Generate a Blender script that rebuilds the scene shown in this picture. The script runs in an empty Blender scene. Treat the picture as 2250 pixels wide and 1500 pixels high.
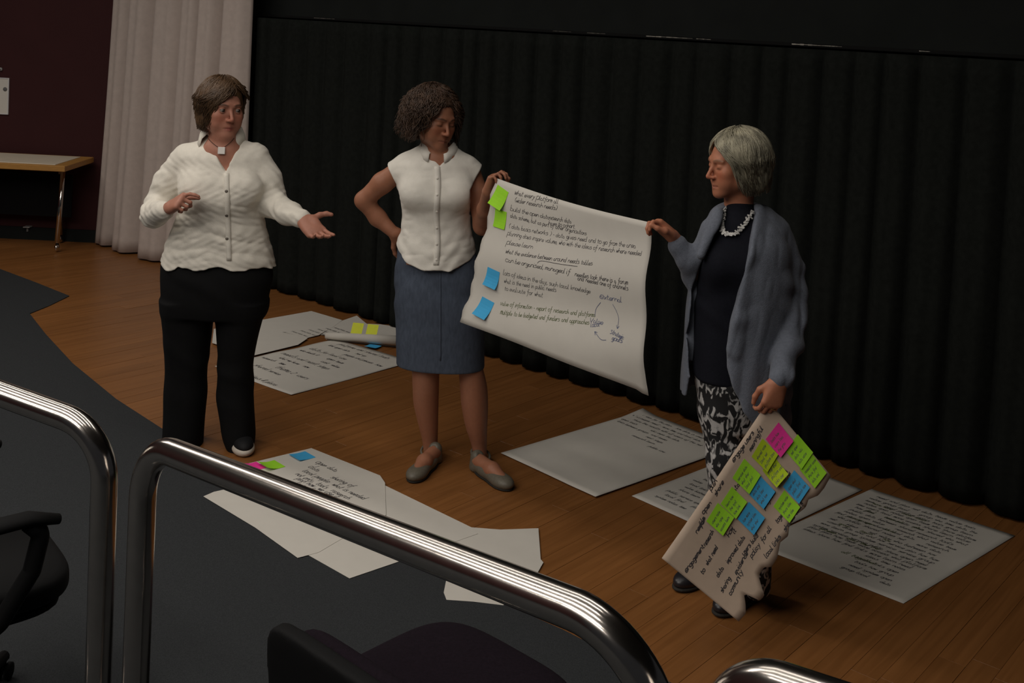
import bpy, bmesh, math, random
import numpy as np
from mathutils import Vector, Matrix
from mathutils.bvhtree import BVHTree

scene = bpy.context.scene
COL = scene.collection
random.seed(7)
RNG = np.random.default_rng(7)

# ------------------------------------------------------------------ camera
# photograph = lower crop of a level telephone picture, hence the lens shift
F_PX, CAM_PITCH, CAM_ROLL, CAM_H = 2450.0, math.radians(3), 0.05, 1.95
CY = 50 + F_PX * math.tan(CAM_PITCH)
_c, _s = math.cos(CAM_PITCH), math.sin(CAM_PITCH)
C_W = np.array([0, _c, -_s])
_r0, _u0 = np.array([1, 0, 0.]), np.array([0, _s, _c])
C_R = math.cos(CAM_ROLL) * _r0 + math.sin(CAM_ROLL) * _u0
C_U = -math.sin(CAM_ROLL) * _r0 + math.cos(CAM_ROLL) * _u0
C_O = np.array([0, 0, CAM_H])
def Pt(x, y, Y):
    """world point at depth Y on the sight line of photo position x, y (used to measure the photo)"""
    d = C_W + (x - 1125) / F_PX * C_R - (y - CY) / F_PX * C_U
    return C_O + d * (Y / d[1])
def Fl(x, y, z=0.0):
    """point of the floor (height z) seen at photo position x, y"""
    d = C_W + (x - 1125) / F_PX * C_R - (y - CY) / F_PX * C_U
    return C_O + d * ((z - CAM_H) / d[2])
cam_d = bpy.data.cameras.new('camera')
cam = bpy.data.objects.new('camera', cam_d)
COL.objects.link(cam)
cam.matrix_world = Matrix((
    (C_R[0], C_U[0], -C_W[0], 0), (C_R[1], C_U[1], -C_W[1], 0), (C_R[2], C_U[2], -C_W[2], CAM_H), (0, 0, 0, 1)))
cam_d.sensor_fit = 'HORIZONTAL'
cam_d.sensor_width = 36
cam_d.lens = 36 * F_PX / 2250
cam_d.shift_y = -(750 - CY) / 2250
cam_d.clip_start = 0.05
scene.camera = cam

# ------------------------------------------------------------------ light
world = bpy.data.worlds.new('world')
scene.world = world
world.use_nodes = True
world.node_tree.nodes['Background'].inputs[0].default_value = (0.9, 0.92, 1.0, 1)
world.node_tree.nodes['Background'].inputs[1].default_value = 0.02
scene.view_settings.view_transform = 'Standard'
scene.view_settings.look = 'None'
scene.view_settings.gamma = 1
scene.view_settings.use_curve_mapping = False
scene.view_settings.exposure = 0.13
def strip_light(name, a, b, width, power, color=(1, .935, .855), spread=math.pi):
    """a long ceiling lamp or fill strip from a to b, shining down"""
    a, b = Vector(a), Vector(b)
    l = bpy.data.lights.new(name, 'AREA')
    l.shape = 'RECTANGLE'
    l.size = (b - a).length
    l.size_y = width
    l.energy = power
    l.color = color
    l.spread = spread
    o = bpy.data.objects.new(name, l)
    COL.objects.link(o)
    x = (b - a).normalized()
    z = Vector((0, 0, 1))
    y = z.cross(x).normalized()
    z = x.cross(y)
    m = Matrix((x, y, z)).transposed().to_4x4()
    m.translation = (a + b) / 2
    o.matrix_world = m
    return o
for k_, p_, e_ in ((-4, 66, 1), (-2.6, 62, 1), (-1.0, 44, 1), (0, 19, 1), (1, 15, 1), (2, 17, 1)):      # parallel rows over audience and stage front; the two rearmost added as frontal fill
    strip_light('ceiling_or_fill_strip', (-3.7 + .62 * k_, 3.6 + .78 * k_, 3.9), (-3.7 + 3.4 * e_ + .62 * k_, 3.6 - 2.85 * e_ + .78 * k_, 3.9), .13, p_)
strip_light('ceiling_or_fill_strip', (-5.6, 6.6, 3.9), (-3.0, 4.7, 3.9), .13, 52)  # extra strip added to brighten the grey curtain and table at the left

# ------------------------------------------------------------------ object helpers
def tag(o, label=None, cat=None, group=None, kind=None):
    if label: o['label'] = label
    if cat: o['category'] = cat
    if group: o['group'] = group
    if kind: o['kind'] = kind
    return o
def empty(name, loc=(0, 0, 0), label=None, cat=None, group=None):
    o = bpy.data.objects.new(name, None)
    COL.objects.link(o)
    o.location = loc
    o.empty_display_size = .05
    return tag(o, label, cat, group)
def rootpos(o):
    p = Vector((0, 0, 0))
    while o is not None:
        p = p + o.location
        o = o.parent
    return p
def add(name, verts, faces, mat, parent=None, smooth=True, kind=None):
    """one mesh object from WORLD coordinates; a child is stored relative to its parent"""
    v = np.asarray(verts, float)
    if parent is not None:
        v = v - np.array(rootpos(parent))
    me = bpy.data.meshes.new(name)
    if isinstance(faces, np.ndarray):
        nf, k = faces.shape
        me.vertices.add(len(v)); me.vertices.foreach_set('co', v.astype(np.float32).ravel())
        me.loops.add(nf * k); me.loops.foreach_set('vertex_index', faces.astype(np.int32).ravel())
        me.polygons.add(nf)
        me.polygons.foreach_set('loop_start', np.arange(0, nf * k, k, dtype=np.int32))
        me.polygons.foreach_set('loop_total', np.full(nf, k, dtype=np.int32))
        me.update(calc_edges=True)
        me.validate()
    else:
        me.from_pydata([tuple(p) for p in v], [], faces)
        me.update()
    if smooth:
        me.polygons.foreach_set('use_smooth', np.ones(len(me.polygons), dtype=bool))
    if mat is not None:
        me.materials.append(mat)
    o = bpy.data.objects.new(name, me)
    COL.objects.link(o)
    o.parent = parent
    if kind: o['kind'] = kind
    return o
class MB:
    """collects simple shapes into one mesh"""
    def __init__(s): s.v, s.f = [], []
    def raw(s, v, f):
        n = len(s.v); s.v += [tuple(p) for p in v]; s.f += [tuple(i + n for i in q) for q in f]
    def box(s, c, half, ax=None, bevel=0.0):
        c = np.asarray(c, float); hx, hy, hz = half
        ax = np.eye(3) if ax is None else np.asarray(ax, float)
        if bevel <= 0:
            vs = [c + ax[0] * x * hx + ax[1] * y * hy + ax[2] * z * hz for z in (-1, 1) for y in (-1, 1) for x in (-1, 1)]
            s.raw(vs, [(0, 2, 3, 1), (4, 5, 7, 6), (0, 1, 5, 4), (2, 6, 7, 3), (0, 4, 6, 2), (1, 3, 7, 5)])
        else:
            b = bevel; vs = []
            for z, i in ((-hz, b), (-hz + b, 0), (hz - b, 0), (hz, b)):
                for x, y in ((-hx + i, -hy + i), (hx - i, -hy + i), (hx - i, hy - i), (-hx + i, hy - i)):
                    vs.append(c + ax[0] * x + ax[1] * y + ax[2] * z)
            f = [(3, 2, 1, 0), (12, 13, 14, 15)]
            for r in range(3):
                for k in range(4):
                    f.append((r * 4 + k, r * 4 + (k + 1) % 4, r * 4 + 4 + (k + 1) % 4, r * 4 + 4 + k))
            s.raw(vs, f)
        return s
    def tube(s, pts, rad, n=12, cap=True, flat=None):
        """tube along a polyline; rad number or list; flat = (dir, factor) squashes the section along dir"""
        pts = [Vector(p) for p in pts]
        m = len(pts); rad = [rad] * m if not hasattr(rad, '__len__') else rad
        T = []
        for i in range(m):
            a = pts[max(0, i - 1)]; b = pts[min(m - 1, i + 1)]
            T.append((b - a).normalized())
        ref = Vector((0, 0, 1)) if abs(T[0].z) < .9 else Vector((1, 0, 0))
        N = (ref - T[0] * ref.dot(T[0])).normalized()
        base = len(s.v)
        for i in range(m):
            N = (N - T[i] * N.dot(T[i])).normalized()
            B = T[i].cross(N)
            for k in range(n):
                a = 2 * math.pi * k / n
                off = N * math.cos(a) * rad[i] + B * math.sin(a) * rad[i]
                if flat:
                    d = Vector(flat[0]); off = off - d * off.dot(d) * (1 - flat[1])
                s.v.append(tuple(pts[i] + off))
        for i in range(m - 1):
            for k in range(n):
                a, b = base + i * n + k, base + i * n + (k + 1) % n
                s.f.append((a, b, b + n, a + n))
        if cap:
            s.f.append(tuple(base + k for k in reversed(range(n))))
            s.f.append(tuple(base + (m - 1) * n + k for k in range(n)))
        return s
    def sphere(s, c, r, nu=14, nv=9, ax=None):
        c = np.asarray(c, float); r = np.ones(3) * r if np.isscalar(r) else np.asarray(r, float)
        ax = np.eye(3) if ax is None else np.asarray(ax, float)
        vs = [c - ax[2] * r[2]]
        for j in range(1, nv):
            t = math.pi * j / nv
            for k in range(nu):
                a = 2 * math.pi * k / nu
                vs.append(c + ax[0] * r[0] * math.sin(t) * math.cos(a) + ax[1] * r[1] * math.sin(t) * math.sin(a) - ax[2] * r[2] * math.cos(t))
        vs.append(c + ax[2] * r[2])
        f = [(0, 1 + (k + 1) % nu, 1 + k) for k in range(nu)]
        for j in range(nv - 2):
            for k in range(nu):
                a = 1 + j * nu + k; b = 1 + j * nu + (k + 1) % nu
                f.append((a, b, b + nu, a + nu))
        e = len(vs) - 1; q = 1 + (nv - 2) * nu
        f += [(e, q + k, q + (k + 1) % nu) for k in range(nu)]
        s.raw(vs, f); return s
    def lathe(s, c, prof, n=20, axis=(0, 0, 1)):
        z = Vector(axis).normalized(); x = z.orthogonal().normalized(); y = z.cross(x); c = Vector(c)
        vs = [c + z * h + (x * math.cos(2 * math.pi * k / n) + y * math.sin(2 * math.pi * k / n)) * r for r, h in prof for k in range(n)]
        f = []
        for j in range(len(prof) - 1):
            for k in range(n):
                f.append((j * n + k, j * n + (k + 1) % n, j * n + n + (k + 1) % n, j * n + n + k))
        f.append(tuple(reversed(range(n)))); f.append(tuple((len(prof) - 1) * n + k for k in range(n)))
        s.raw(vs, f); return s
    def build(s, name, mat, parent=None, smooth=True, kind=None):
        return add(name, s.v, s.f, mat, parent, smooth, kind)

# ------------------------------------------------------------------ materials
def lin(c):
    return tuple(((x / 255) / 12.92 if x / 255 <= .04045 else ((x / 255 + .055) / 1.055) ** 2.4) for x in c) + (1,)
def mat(name, rgb, rough=.6, metal=0.0, spec=.4, var=0.0, scale=30, bump=0.0, bscale=200, stretch=None, sss=0.0, attr=None, sheen=0.0, objvar=0.0, coat=0.0, trans=0.0):
    """procedural material: colour with noise variation, noise bump, optional colour attribute"""
    m = bpy.data.materials.new(name); m.use_nodes = True
    nt = m.node_tree; N, L = nt.nodes, nt.links
    b = N['Principled BSDF']
    b.inputs['Roughness'].default_value = rough
    b.inputs['Metallic'].default_value = metal
    b.inputs['Specular IOR Level'].default_value = spec
    if sheen: b.inputs['Sheen Weight'].default_value = sheen; b.inputs['Sheen Roughness'].default_value = .5
    if coat: b.inputs['Coat Weight'].default_value = coat; b.inputs['Coat Roughness'].default_value = .12
    if sss:
        b.inputs['Subsurface Weight'].default_value = sss
        b.inputs['Subsurface Radius'].default_value = (.012, .005, .003)
        b.inputs['Subsurface Scale'].default_value = 1.0
    col = lin(rgb) if max(rgb) > 1.001 else tuple(rgb) + (1,)
    tc = N.new('ShaderNodeTexCoord')
    mp = N.new('ShaderNodeMapping'); L.new(tc.outputs['Object'], mp.inputs['Vector'])
    if stretch: mp.inputs['Scale'].default_value = stretch
    out = None
    if attr:
        a = N.new('ShaderNodeAttribute'); a.attribute_name = attr
        out = a.outputs['Color']
    else:
        r = N.new('ShaderNodeRGB'); r.outputs[0].default_value = col; out = r.outputs[0]
    if var:
        n = N.new('ShaderNodeTexNoise'); n.inputs['Scale'].default_value = scale; n.inputs['Detail'].default_value = 4
        L.new(mp.outputs[0], n.inputs['Vector'])
        mr = N.new('ShaderNodeMapRange'); mr.inputs[1].default_value = .3; mr.inputs[2].default_value = .7
        mr.inputs[3].default_value = 1 - var; mr.inputs[4].default_value = 1 + var
        L.new(n.outputs['Fac'], mr.inputs[0])
        mx = N.new('ShaderNodeVectorMath'); mx.operation = 'SCALE'
        L.new(out, mx.inputs[0]); L.new(mr.outputs[0], mx.inputs['Scale']); out = mx.outputs[0]
    if objvar:
        oi = N.new('ShaderNodeObjectInfo')
        mr = N.new('ShaderNodeMapRange'); mr.inputs[3].default_value = 1 - objvar; mr.inputs[4].default_value = 1 + objvar
        L.new(oi.outputs['Random'], mr.inputs[0])
        mx = N.new('ShaderNodeVectorMath'); mx.operation = 'SCALE'
        L.new(out, mx.inputs[0]); L.new(mr.outputs[0], mx.inputs['Scale']); out = mx.outputs[0]
    L.new(out, b.inputs['Base Color'])
    if bump:
        n = N.new('ShaderNodeTexNoise'); n.inputs['Scale'].default_value = bscale; n.inputs['Detail'].default_value = 3
        L.new(mp.outputs[0], n.inputs['Vector'])
        bp = N.new('ShaderNodeBump'); bp.inputs['Strength'].default_value = bump; bp.inputs['Distance'].default_value = .002
        L.new(n.outputs['Fac'], bp.inputs['Height']); L.new(bp.outputs[0], b.inputs['Normal'])
    if trans:
        # thin sheet that lets some light through
        tr = N.new('ShaderNodeBsdfTranslucent'); L.new(out, tr.inputs['Color'])
        ms = N.new('ShaderNodeMixShader'); ms.inputs[0].default_value = trans
        L.new(b.outputs[0], ms.inputs[1]); L.new(tr.outputs[0], ms.inputs[2])
        L.new(ms.outputs[0], N['Material Output'].inputs['Surface'])
    return m
M = dict(
    carpet=mat('dark_carpet', (53, 55, 57), .95, spec=.1, var=.22, scale=260, bump=.6, bscale=500),
    maroon=mat('maroon_paint', (58, 28, 29), .75, spec=.2, var=.06, scale=4),
    blackpaint=mat('black_paint', (31, 33, 32), .9, spec=.1, var=.1, scale=5),
    blackcloth=mat('black_drape', (30, 32, 30), 1.0, spec=.03, var=.15, scale=40, bump=.3, bscale=300),
    greycloth=mat('grey_drape', (190, 176, 168), .9, spec=.12, var=.05, scale=25, bump=.25, bscale=400, sheen=.05),
    ceiling=mat('ceiling_paint', (120, 118, 112), .9, spec=.1, var=.04),
    steel=mat('polished_steel', (196, 189, 182), .17, 1.0, var=.05, scale=60),
    chrome=mat('chrome', (210, 205, 198), .12, 1.0),
    trim=mat('black_trim', (20, 20, 20), .85, spec=.15),
    glint_strip=mat('painted_glint', (165, 160, 150), .4, .6, var=.4, scale=40),  # pale colour standing in for lamp glints along the trim
    ply=mat('pale_wood_edge', (176, 128, 66), .5, var=.12, scale=20, stretch=(1, 8, 8)),
    laminate=mat('beige_laminate', (216, 204, 184), .55, var=.03, scale=15),
    paper=mat('white_paper', (214, 209, 200), .8, spec=.2, var=.02, scale=12, bump=.12, bscale=30, trans=.08),
    brownpaper=mat('tan_paper', (196, 175, 156), .85, spec=.15, var=.04, scale=25, bump=.15, bscale=40),
    ink=mat('black_ink', (66, 63, 66), .7),
    inkgreen=mat('green_ink', (88, 100, 56), .7),
    inkblue=mat('blue_ink', (84, 92, 128), .7),
    inkgrey=mat('grey_ink', (100, 99, 98), .7),
    note_green=mat('green_note_paper', (160, 224, 52), .75, spec=.2, var=.03),
    note_lime=mat('lime_note_paper', (178, 204, 40), .75, spec=.2, var=.03),
    note_yellow=mat('yellow_note_paper', (222, 228, 72), .75, spec=.2, var=.03),
    note_blue=mat('blue_note_paper', (72, 172, 224), .75, spec=.2, var=.03),
    note_pink=mat('pink_note_paper', (240, 62, 158), .75, spec=.2, var=.03),
    linen=mat('white_linen', (226, 220, 208), .85, spec=.15, var=.05, scale=35, bump=.35, bscale=260, sheen=.1),
    cotton=mat('white_cotton', (226, 221, 211), .8, spec=.2, var=.04, scale=30, bump=.25, bscale=220, sheen=.08),
    blacktrouser=mat('black_trouser_cloth', (17, 17, 18), .85, spec=.15, var=.1, scale=60, bump=.15, bscale=300),
    denim=mat('blue_denim', (76, 84, 98), .9, spec=.15, var=.16, scale=90, bump=.4, bscale=500, stretch=(1, 1, .35)),
    denimseam=mat('denim_seam', (92, 104, 130), .9, spec=.15, var=.25, scale=200),
    wool=mat('blue_grey_wool', (108, 113, 124), .95, spec=.08, var=.1, scale=120, bump=.6, bscale=320, sheen=.12),
    navy=mat('navy_knit', (26, 27, 34), .9, spec=.1, var=.1, scale=100, bump=.3, bscale=300),
    skin1=mat('skin_rosy', (1, 1, 1), .5, spec=.35, attr='tint', var=.05, scale=60, bump=.06, bscale=300, sss=.12),
    skin2=mat('skin_tan', (1, 1, 1), .5, spec=.35, attr='tint', var=.05, scale=60, bump=.06, bscale=300, sss=.12),
    eye=mat('eye_white', (124, 112, 104), .25, spec=.5),
    iris=mat('iris_brown', (38, 26, 20), .25, spec=.5),
    hair_brown=mat('brown_hair', (84, 62, 42), .5, spec=.4, var=.42, scale=26, stretch=(1, 1, .35), bump=.5, bscale=150),
    hair_dark=mat('dark_curly_hair', (68, 50, 38), .55, spec=.35, var=.45, scale=30, bump=.4, bscale=120),
    hair_grey=mat('grey_hair', (150, 144, 124), .5, spec=.4, var=.5, scale=34, stretch=(1, 1, .35), bump=.3, bscale=150),
    shoe_grey=mat('grey_leather', (104, 98, 86), .45, spec=.4, var=.12, scale=120, bump=.3, bscale=260),
    shoe_black=mat('black_canvas', (20, 20, 22), .7, spec=.3, var=.1),
    shoe_leather=mat('black_leather', (34, 32, 36), .35, spec=.5),
    rubber=mat('white_rubber', (206, 198, 186), .6, spec=.3, var=.04),
    darksole=mat('dark_sole', (40, 37, 33), .8),
    silver=mat('silver_metal', (226, 220, 214), .42, .35, spec=.8),
    shell=mat('grey_shell_beads', (196, 194, 190), .3, spec=.5, var=.35, scale=60),
    gold=mat('gold_metal', (224, 190, 120), .22, 1.0),
    button=mat('grey_buttons', (104, 96, 88), .4),
    whitebutton=mat('white_buttons', (222, 216, 206), .4),
    blackplastic=mat('black_plastic', (11, 11, 12), .75, spec=.18, var=.06, scale=200, bump=.1, bscale=400),
    purple=mat('dark_purple_upholstery', (27, 20, 27), .95, spec=.1, var=.2, scale=150, bump=.4, bscale=400),
    socket=mat('grey_socket', (150, 148, 146), .5),
    frame=mat('white_frame', (206, 204, 205), .5),
)
def pattern_material():
    m = bpy.data.materials.new('black_white_print'); m.use_nodes = True
    N, L = m.node_tree.nodes, m.node_tree.links
    b = N['Principled BSDF']; b.inputs['Roughness'].default_value = .85
    tc = N.new('ShaderNodeTexCoord')
    n0 = N.new('ShaderNodeTexNoise'); n0.inputs['Scale'].default_value = 42; n0.inputs['Detail'].default_value = 3
    mp = N.new('ShaderNodeMapping'); mp.inputs['Scale'].default_value = (1, 1, .6)
    L.new(tc.outputs['Object'], mp.inputs[0])
    L.new(mp.outputs[0], n0.inputs['Vector'])
    n0.inputs['Roughness'].default_value = .45; n0.inputs['Distortion'].default_value = 1.0
    cr = N.new('ShaderNodeValToRGB')
    e = cr.color_ramp.elements
    e[0].position, e[0].color = .50, lin((20, 20, 22))
    e[1].position, e[1].color = .57, lin((188, 186, 184))
    L.new(n0.outputs['Fac'], cr.inputs[0]); L.new(cr.outputs[0], b.inputs['Base Color'])
    return m
M['print'] = pattern_material()
def plank_material():
    m = bpy.data.materials.new('timber_boards'); m.use_nodes = True
    N, L = m.node_tree.nodes, m.node_tree.links
    b = N['Principled BSDF']; b.inputs['Roughness'].default_value = .34
    b.inputs['Specular IOR Level'].default_value = .35
    tc = N.new('ShaderNodeTexCoord'); oi = N.new('ShaderNodeObjectInfo')
    mp = N.new('ShaderNodeMapping'); mp.inputs['Scale'].default_value = (1.2, 26, 1)
    ad = N.new('ShaderNodeVectorMath'); ad.operation = 'ADD'
    cb = N.new('ShaderNodeCombineXYZ'); mu = N.new('ShaderNodeMath'); mu.operation = 'MULTIPLY'; mu.inputs[1].default_value = 40
    L.new(oi.outputs['Random'], mu.inputs[0]); L.new(mu.outputs[0], cb.inputs[0]); L.new(mu.outputs[0], cb.inputs[1])
    L.new(tc.outputs['Object'], ad.inputs[0]); L.new(cb.outputs[0], ad.inputs[1]); L.new(ad.outputs[0], mp.inputs[0])
    n = N.new('ShaderNodeTexNoise'); n.inputs['Scale'].default_value = 1.6; n.inputs['Detail'].default_value = 5; n.inputs['Distortion'].default_value = .6
    L.new(mp.outputs[0], n.inputs['Vector'])
    cr = N.new('ShaderNodeValToRGB'); e = cr.color_ramp.elements
    e[0].position, e[0].color = .3, lin((124, 80, 42))
    e[1].position, e[1].color = .7, lin((142, 94, 52))
    L.new(n.outputs['Fac'], cr.inputs[0])
    mr = N.new('ShaderNodeMapRange'); mr.inputs[3].default_value = .92; mr.inputs[4].default_value = 1.08
    L.new(oi.outputs['Random'], mr.inputs[0])
    mx = N.new('ShaderNodeVectorMath'); mx.operation = 'SCALE'
    L.new(cr.outputs[0], mx.inputs[0]); L.new(mr.outputs[0], mx.inputs['Scale'])
    L.new(mx.outputs[0], b.inputs['Base Color'])
    return m
M['plank'] = plank_material()
# ------------------------------------------------------------------ room
# the black drape, the grey drape and the floorboards follow one line across the stage
W_A, W_B = np.array([-1.72, 7.735]), np.array([2.156, 4.45])
E1 = (W_B - W_A) / np.linalg.norm(W_B - W_A)          # along the drape, towards the right
E2 = np.array([-E1[1], E1[0]])                        # away from the audience
def on_line(s, out=0.0):
    return W_A + E1 * s + E2 * out
floor = MB().box((0, 4, -.06), (7, 7, .04)).build('floor', M['darksole'], smooth=False)
tag(floor, kind='structure')
def planks():
    bw, gap = .086, .0008
    B = np.array([[E2[0], E2[1], 0], [-E1[0], -E1[1], 0], [0, 0, 1]])   # board axes: along, across, up
    rot = Matrix(B.tolist()).transposed().to_4x4()
    meshes = {}
    def mesh(L):
        if L not in meshes:
            mb = MB().box((0, 0, -.01), (L / 2 - gap / 2, bw / 2 - gap / 2, .01), bevel=.0004)
            me = bpy.data.meshes.new('plank'); me.from_pydata(mb.v, [], mb.f); me.materials.append(M['plank']); meshes[L] = me
        return meshes[L]
    edge = np.array(CARPET_EDGE)
    lens = (.9, 1.2, 1.5, 1.8)
    r = random.Random(3)
    s = -3.55
    while s < 6.9:
        # carpet edge along this board line
        rel = (edge - W_A); es = rel @ E1; eo = rel @ E2
        o0 = np.interp(s, es, eo) if s >= es[0] else eo[0]
        if s < -1.5: o0 = -2.4 if s > -2.6 else -1.4
        o = o0 - .25 - r.random() * .4
        end = .30
        while o < end:
            L = r.choice(lens)
            c = on_line(s, o + L / 2)
            ob = bpy.data.objects.new('plank', mesh(L)); COL.objects.link(ob)
            m = rot.copy(); m.translation = (c[0], c[1], r.uniform(-.0006, .0004)); ob.matrix_world = m
            ob.parent = floor
            o += L
        s += bw
# edge of the carpet seen in the photo, left to right: notch at the left, then one long curve
CARPET_PIX = [(65, 690), (100, 735), (160, 800), (255, 878), (360, 946), (520, 1042), (700, 1140), (900, 1235), (1100, 1326), (1235, 1385), (1350, 1444)]
CARPET_EDGE = [Fl(*p)[:2] for p in CARPET_PIX]
_ext = CARPET_EDGE[-1] + (CARPET_EDGE[-1] - CARPET_EDGE[-3]) * 1.2
CARPET_EDGE += [_ext, _ext + np.array([1.5, -1.0]), _ext + np.array([4.0, -2.0])]
planks()
def carpet():
    left = [Fl(-400, 470)[:2], Fl(0, 592)[:2], Fl(80, 622)[:2], Fl(152, 651)[:2], Fl(112, 671)[:2]]
    poly = left + list(CARPET_EDGE) + [np.array([6.5, -2.8]), np.array([-6.8, -2.8]), np.array([-6.8, 8.0])]
    bm = bmesh.new()
    vs = [bm.verts.new((p[0], p[1], .005)) for p in poly]
    f = bm.faces.new(vs)
    if f.normal.z < 0: f.normal_flip()
    g = bmesh.ops.extrude_face_region(bm, geom=[f])
    for v in g['geom']:
        if isinstance(v, bmesh.types.BMVert): v.co.z = .0005
    bmesh.ops.triangulate(bm, faces=[x for x in bm.faces if len(x.verts) > 4])
    bmesh.ops.recalc_face_normals(bm, faces=bm.faces)
    me = bpy.data.meshes.new('carpet'); bm.to_mesh(me); bm.free(); me.materials.append(M['carpet'])
    o = bpy.data.objects.new('carpet', me); COL.objects.link(o)
    tag(o, kind='structure')
carpet()
WY = 8.98
tag(MB().box((-3.2, WY + .06, 2.05), (3.8, .06, 2.1)).build('wall_left', M['maroon'], smooth=False), kind='structure')
tag(MB().box((-7.0, 3.3, 2.05), (.06, 6.0, 2.1)).build('wall_side', M['maroon'], smooth=False), kind='structure')
tag(MB().box((-3.2, WY - .012, .045), (3.75, .012, .055), bevel=.004).build('baseboard_left', M['blackpaint'], smooth=False), kind='structure')
tag(MB().box((0, 3.2, 4.05), (7.2, 6.2, .05)).build('ceiling', M['ceiling'], smooth=False), kind='structure')
AX = np.array([[E1[0], E1[1], 0], [E2[0], E2[1], 0], [0, 0, 1]])
# black wall above the drape, with its lower lip
c = on_line(2.9, .30); tag(MB().box((c[0], c[1], 2.95), (4.1, .10, 1.05), AX).build('wall_back', M['blackpaint'], smooth=False), kind='structure')
c = on_line(2.9, .28); tag(MB().box((c[0], c[1], .95), (4.1, .03, .95), AX).build('wall_recess', M['blackpaint'], smooth=False), kind='structure')
trim = MB()
c = on_line(2.9, .185); trim.box((c[0], c[1], 1.913), (4.1, .014, .009), AX, bevel=.003)
trim = trim.build('trim_1', M['trim'], smooth=False); tag(trim, kind='structure')
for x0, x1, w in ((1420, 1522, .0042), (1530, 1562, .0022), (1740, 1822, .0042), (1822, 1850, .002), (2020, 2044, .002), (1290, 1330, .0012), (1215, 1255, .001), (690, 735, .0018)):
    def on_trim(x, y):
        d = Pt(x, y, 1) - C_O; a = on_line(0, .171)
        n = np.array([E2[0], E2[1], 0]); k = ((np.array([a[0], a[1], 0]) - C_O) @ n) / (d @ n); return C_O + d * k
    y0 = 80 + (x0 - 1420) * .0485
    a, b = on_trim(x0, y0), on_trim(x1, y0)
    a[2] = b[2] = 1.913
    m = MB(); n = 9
    for i in range(n):   # lamp glint modelled as a pale strip, uneven in height
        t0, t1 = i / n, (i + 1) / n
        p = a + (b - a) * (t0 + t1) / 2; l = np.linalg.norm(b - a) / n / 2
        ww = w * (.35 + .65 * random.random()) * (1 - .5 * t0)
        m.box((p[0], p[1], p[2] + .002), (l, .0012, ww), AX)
    m.build('glint_strip', M['glint_strip'], trim, smooth=False)

# ------------------------------------------------------------------ drapes
def drape(name, s0, s1, z0, z1, matr, out0, amp, pitch, seed, flare=0.0, nz=26, hem=None, lean=None):
    """hanging pleated cloth along the stage line from s0 to s1; real folds, deeper towards the floor"""
    r = np.random.default_rng(seed)
    n = int((s1 - s0) / .012)
    s = np.linspace(s0, s1, n)
    ph = np.zeros(n); w = 0
    knots = np.arange(s0 - pitch, s1 + 2 * pitch, pitch)
    kp = 2 * np.pi / pitch * (1 + .35 * r.uniform(-1, 1, len(knots)))
    rate = np.interp(s, knots, kp)
    ph = np.cumsum(rate) * (s[1] - s[0])
    am = np.interp(s, knots, amp * r.uniform(.55, 1.25, len(knots)))
    z = np.linspace(z0, z1, nz) if not hasattr(z0, '__len__') else None
    V = []
    for j in range(nz):
        t = j / (nz - 1)                      # 0 floor .. 1 top
        zz = z0 + (z1 - z0) * t
        drift = .35 * np.sin(2.1 * s + 3 * t + seed) * (1 - t)
        o = am * (.6 + .4 * (1 - t)) * (1 - 2 * np.abs(np.sin((ph + drift) / 2)) ** .75 + .2 * np.sin(2 * ph + 1.3 + drift))
        o = out0 + o - flare * (1 - t) ** 2
        lz = zz + (0 if j else .004)
        sx = s + (lean(t, (s - s0) / (s1 - s0)) if lean else 0)
        if hem is not None: lz = lz + hem(s) * (1 - t)
        p = W_A[None] + sx[:, None] * E1[None] + o[:, None] * E2[None]
        V.append(np.c_[p, np.full(n, 1) * lz])
    V = np.concatenate(V)
    i = np.arange(n - 1)[None] + n * np.arange(nz - 1)[:, None]
    f = np.stack([i, i + 1, i + 1 + n, i + n], -1).reshape(-1, 4)
    o = add(name, V, f, matr)
    m = o.modifiers.new('thickness', 'SOLIDIFY'); m.thickness = .003; m.offset = 1
    return o
d = drape('black_curtain', -.20, 6.3, .012, 1.897, M['blackcloth'], .07, .036, .17, 5)
tag(d, 'long black pleated stage curtain hanging behind the three women', 'curtain')
d = drape('grey_curtain', -1.90, -.15, .012, 3.95, M['greycloth'], .0, .105, .31, 21, flare=.06, nz=40,
          lean=lambda t, q: -.14 * (1 - t) ** 1.3 * (1 - q))
tag(d, 'tall pale grey pleated curtain hanging between maroon wall and black curtain', 'curtain')

# ------------------------------------------------------------------ table, notice, socket at the left wall
t = empty('folding_table', (-3.9, 8.6, 0), 'long table with beige top and pale wood edge by the maroon wall', 'table')
xr, xl, yf, yb, zt = -3.33, -5.0, 8.34, 8.92, .70
MB().box(((xl + xr - .05) / 2, (yf + yb) / 2, zt - .004), ((xr - .05 - xl) / 2 - .04, (yb - yf) / 2 - .045, .012), bevel=.002).build('table_top', M['laminate'], t, smooth=False)
e = MB()
e.box(((xl + xr) / 2, yf + .022, zt - .018), ((xr - xl) / 2, .022, .022), bevel=.004)
e.box(((xl + xr) / 2, yb - .022, zt - .018), ((xr - xl) / 2, .022, .022), bevel=.004)
e.box((xr - .045, (yf + yb) / 2, zt - .018), (.045, (yb - yf) / 2 - .045, .022), bevel=.004)
e.box((xl + .03, (yf + yb) / 2, zt - .018), (.03, (yb - yf) / 2 - .045, .022), bevel=.004)
e.build('wood_edge', M['ply'], t, smooth=False)
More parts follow.
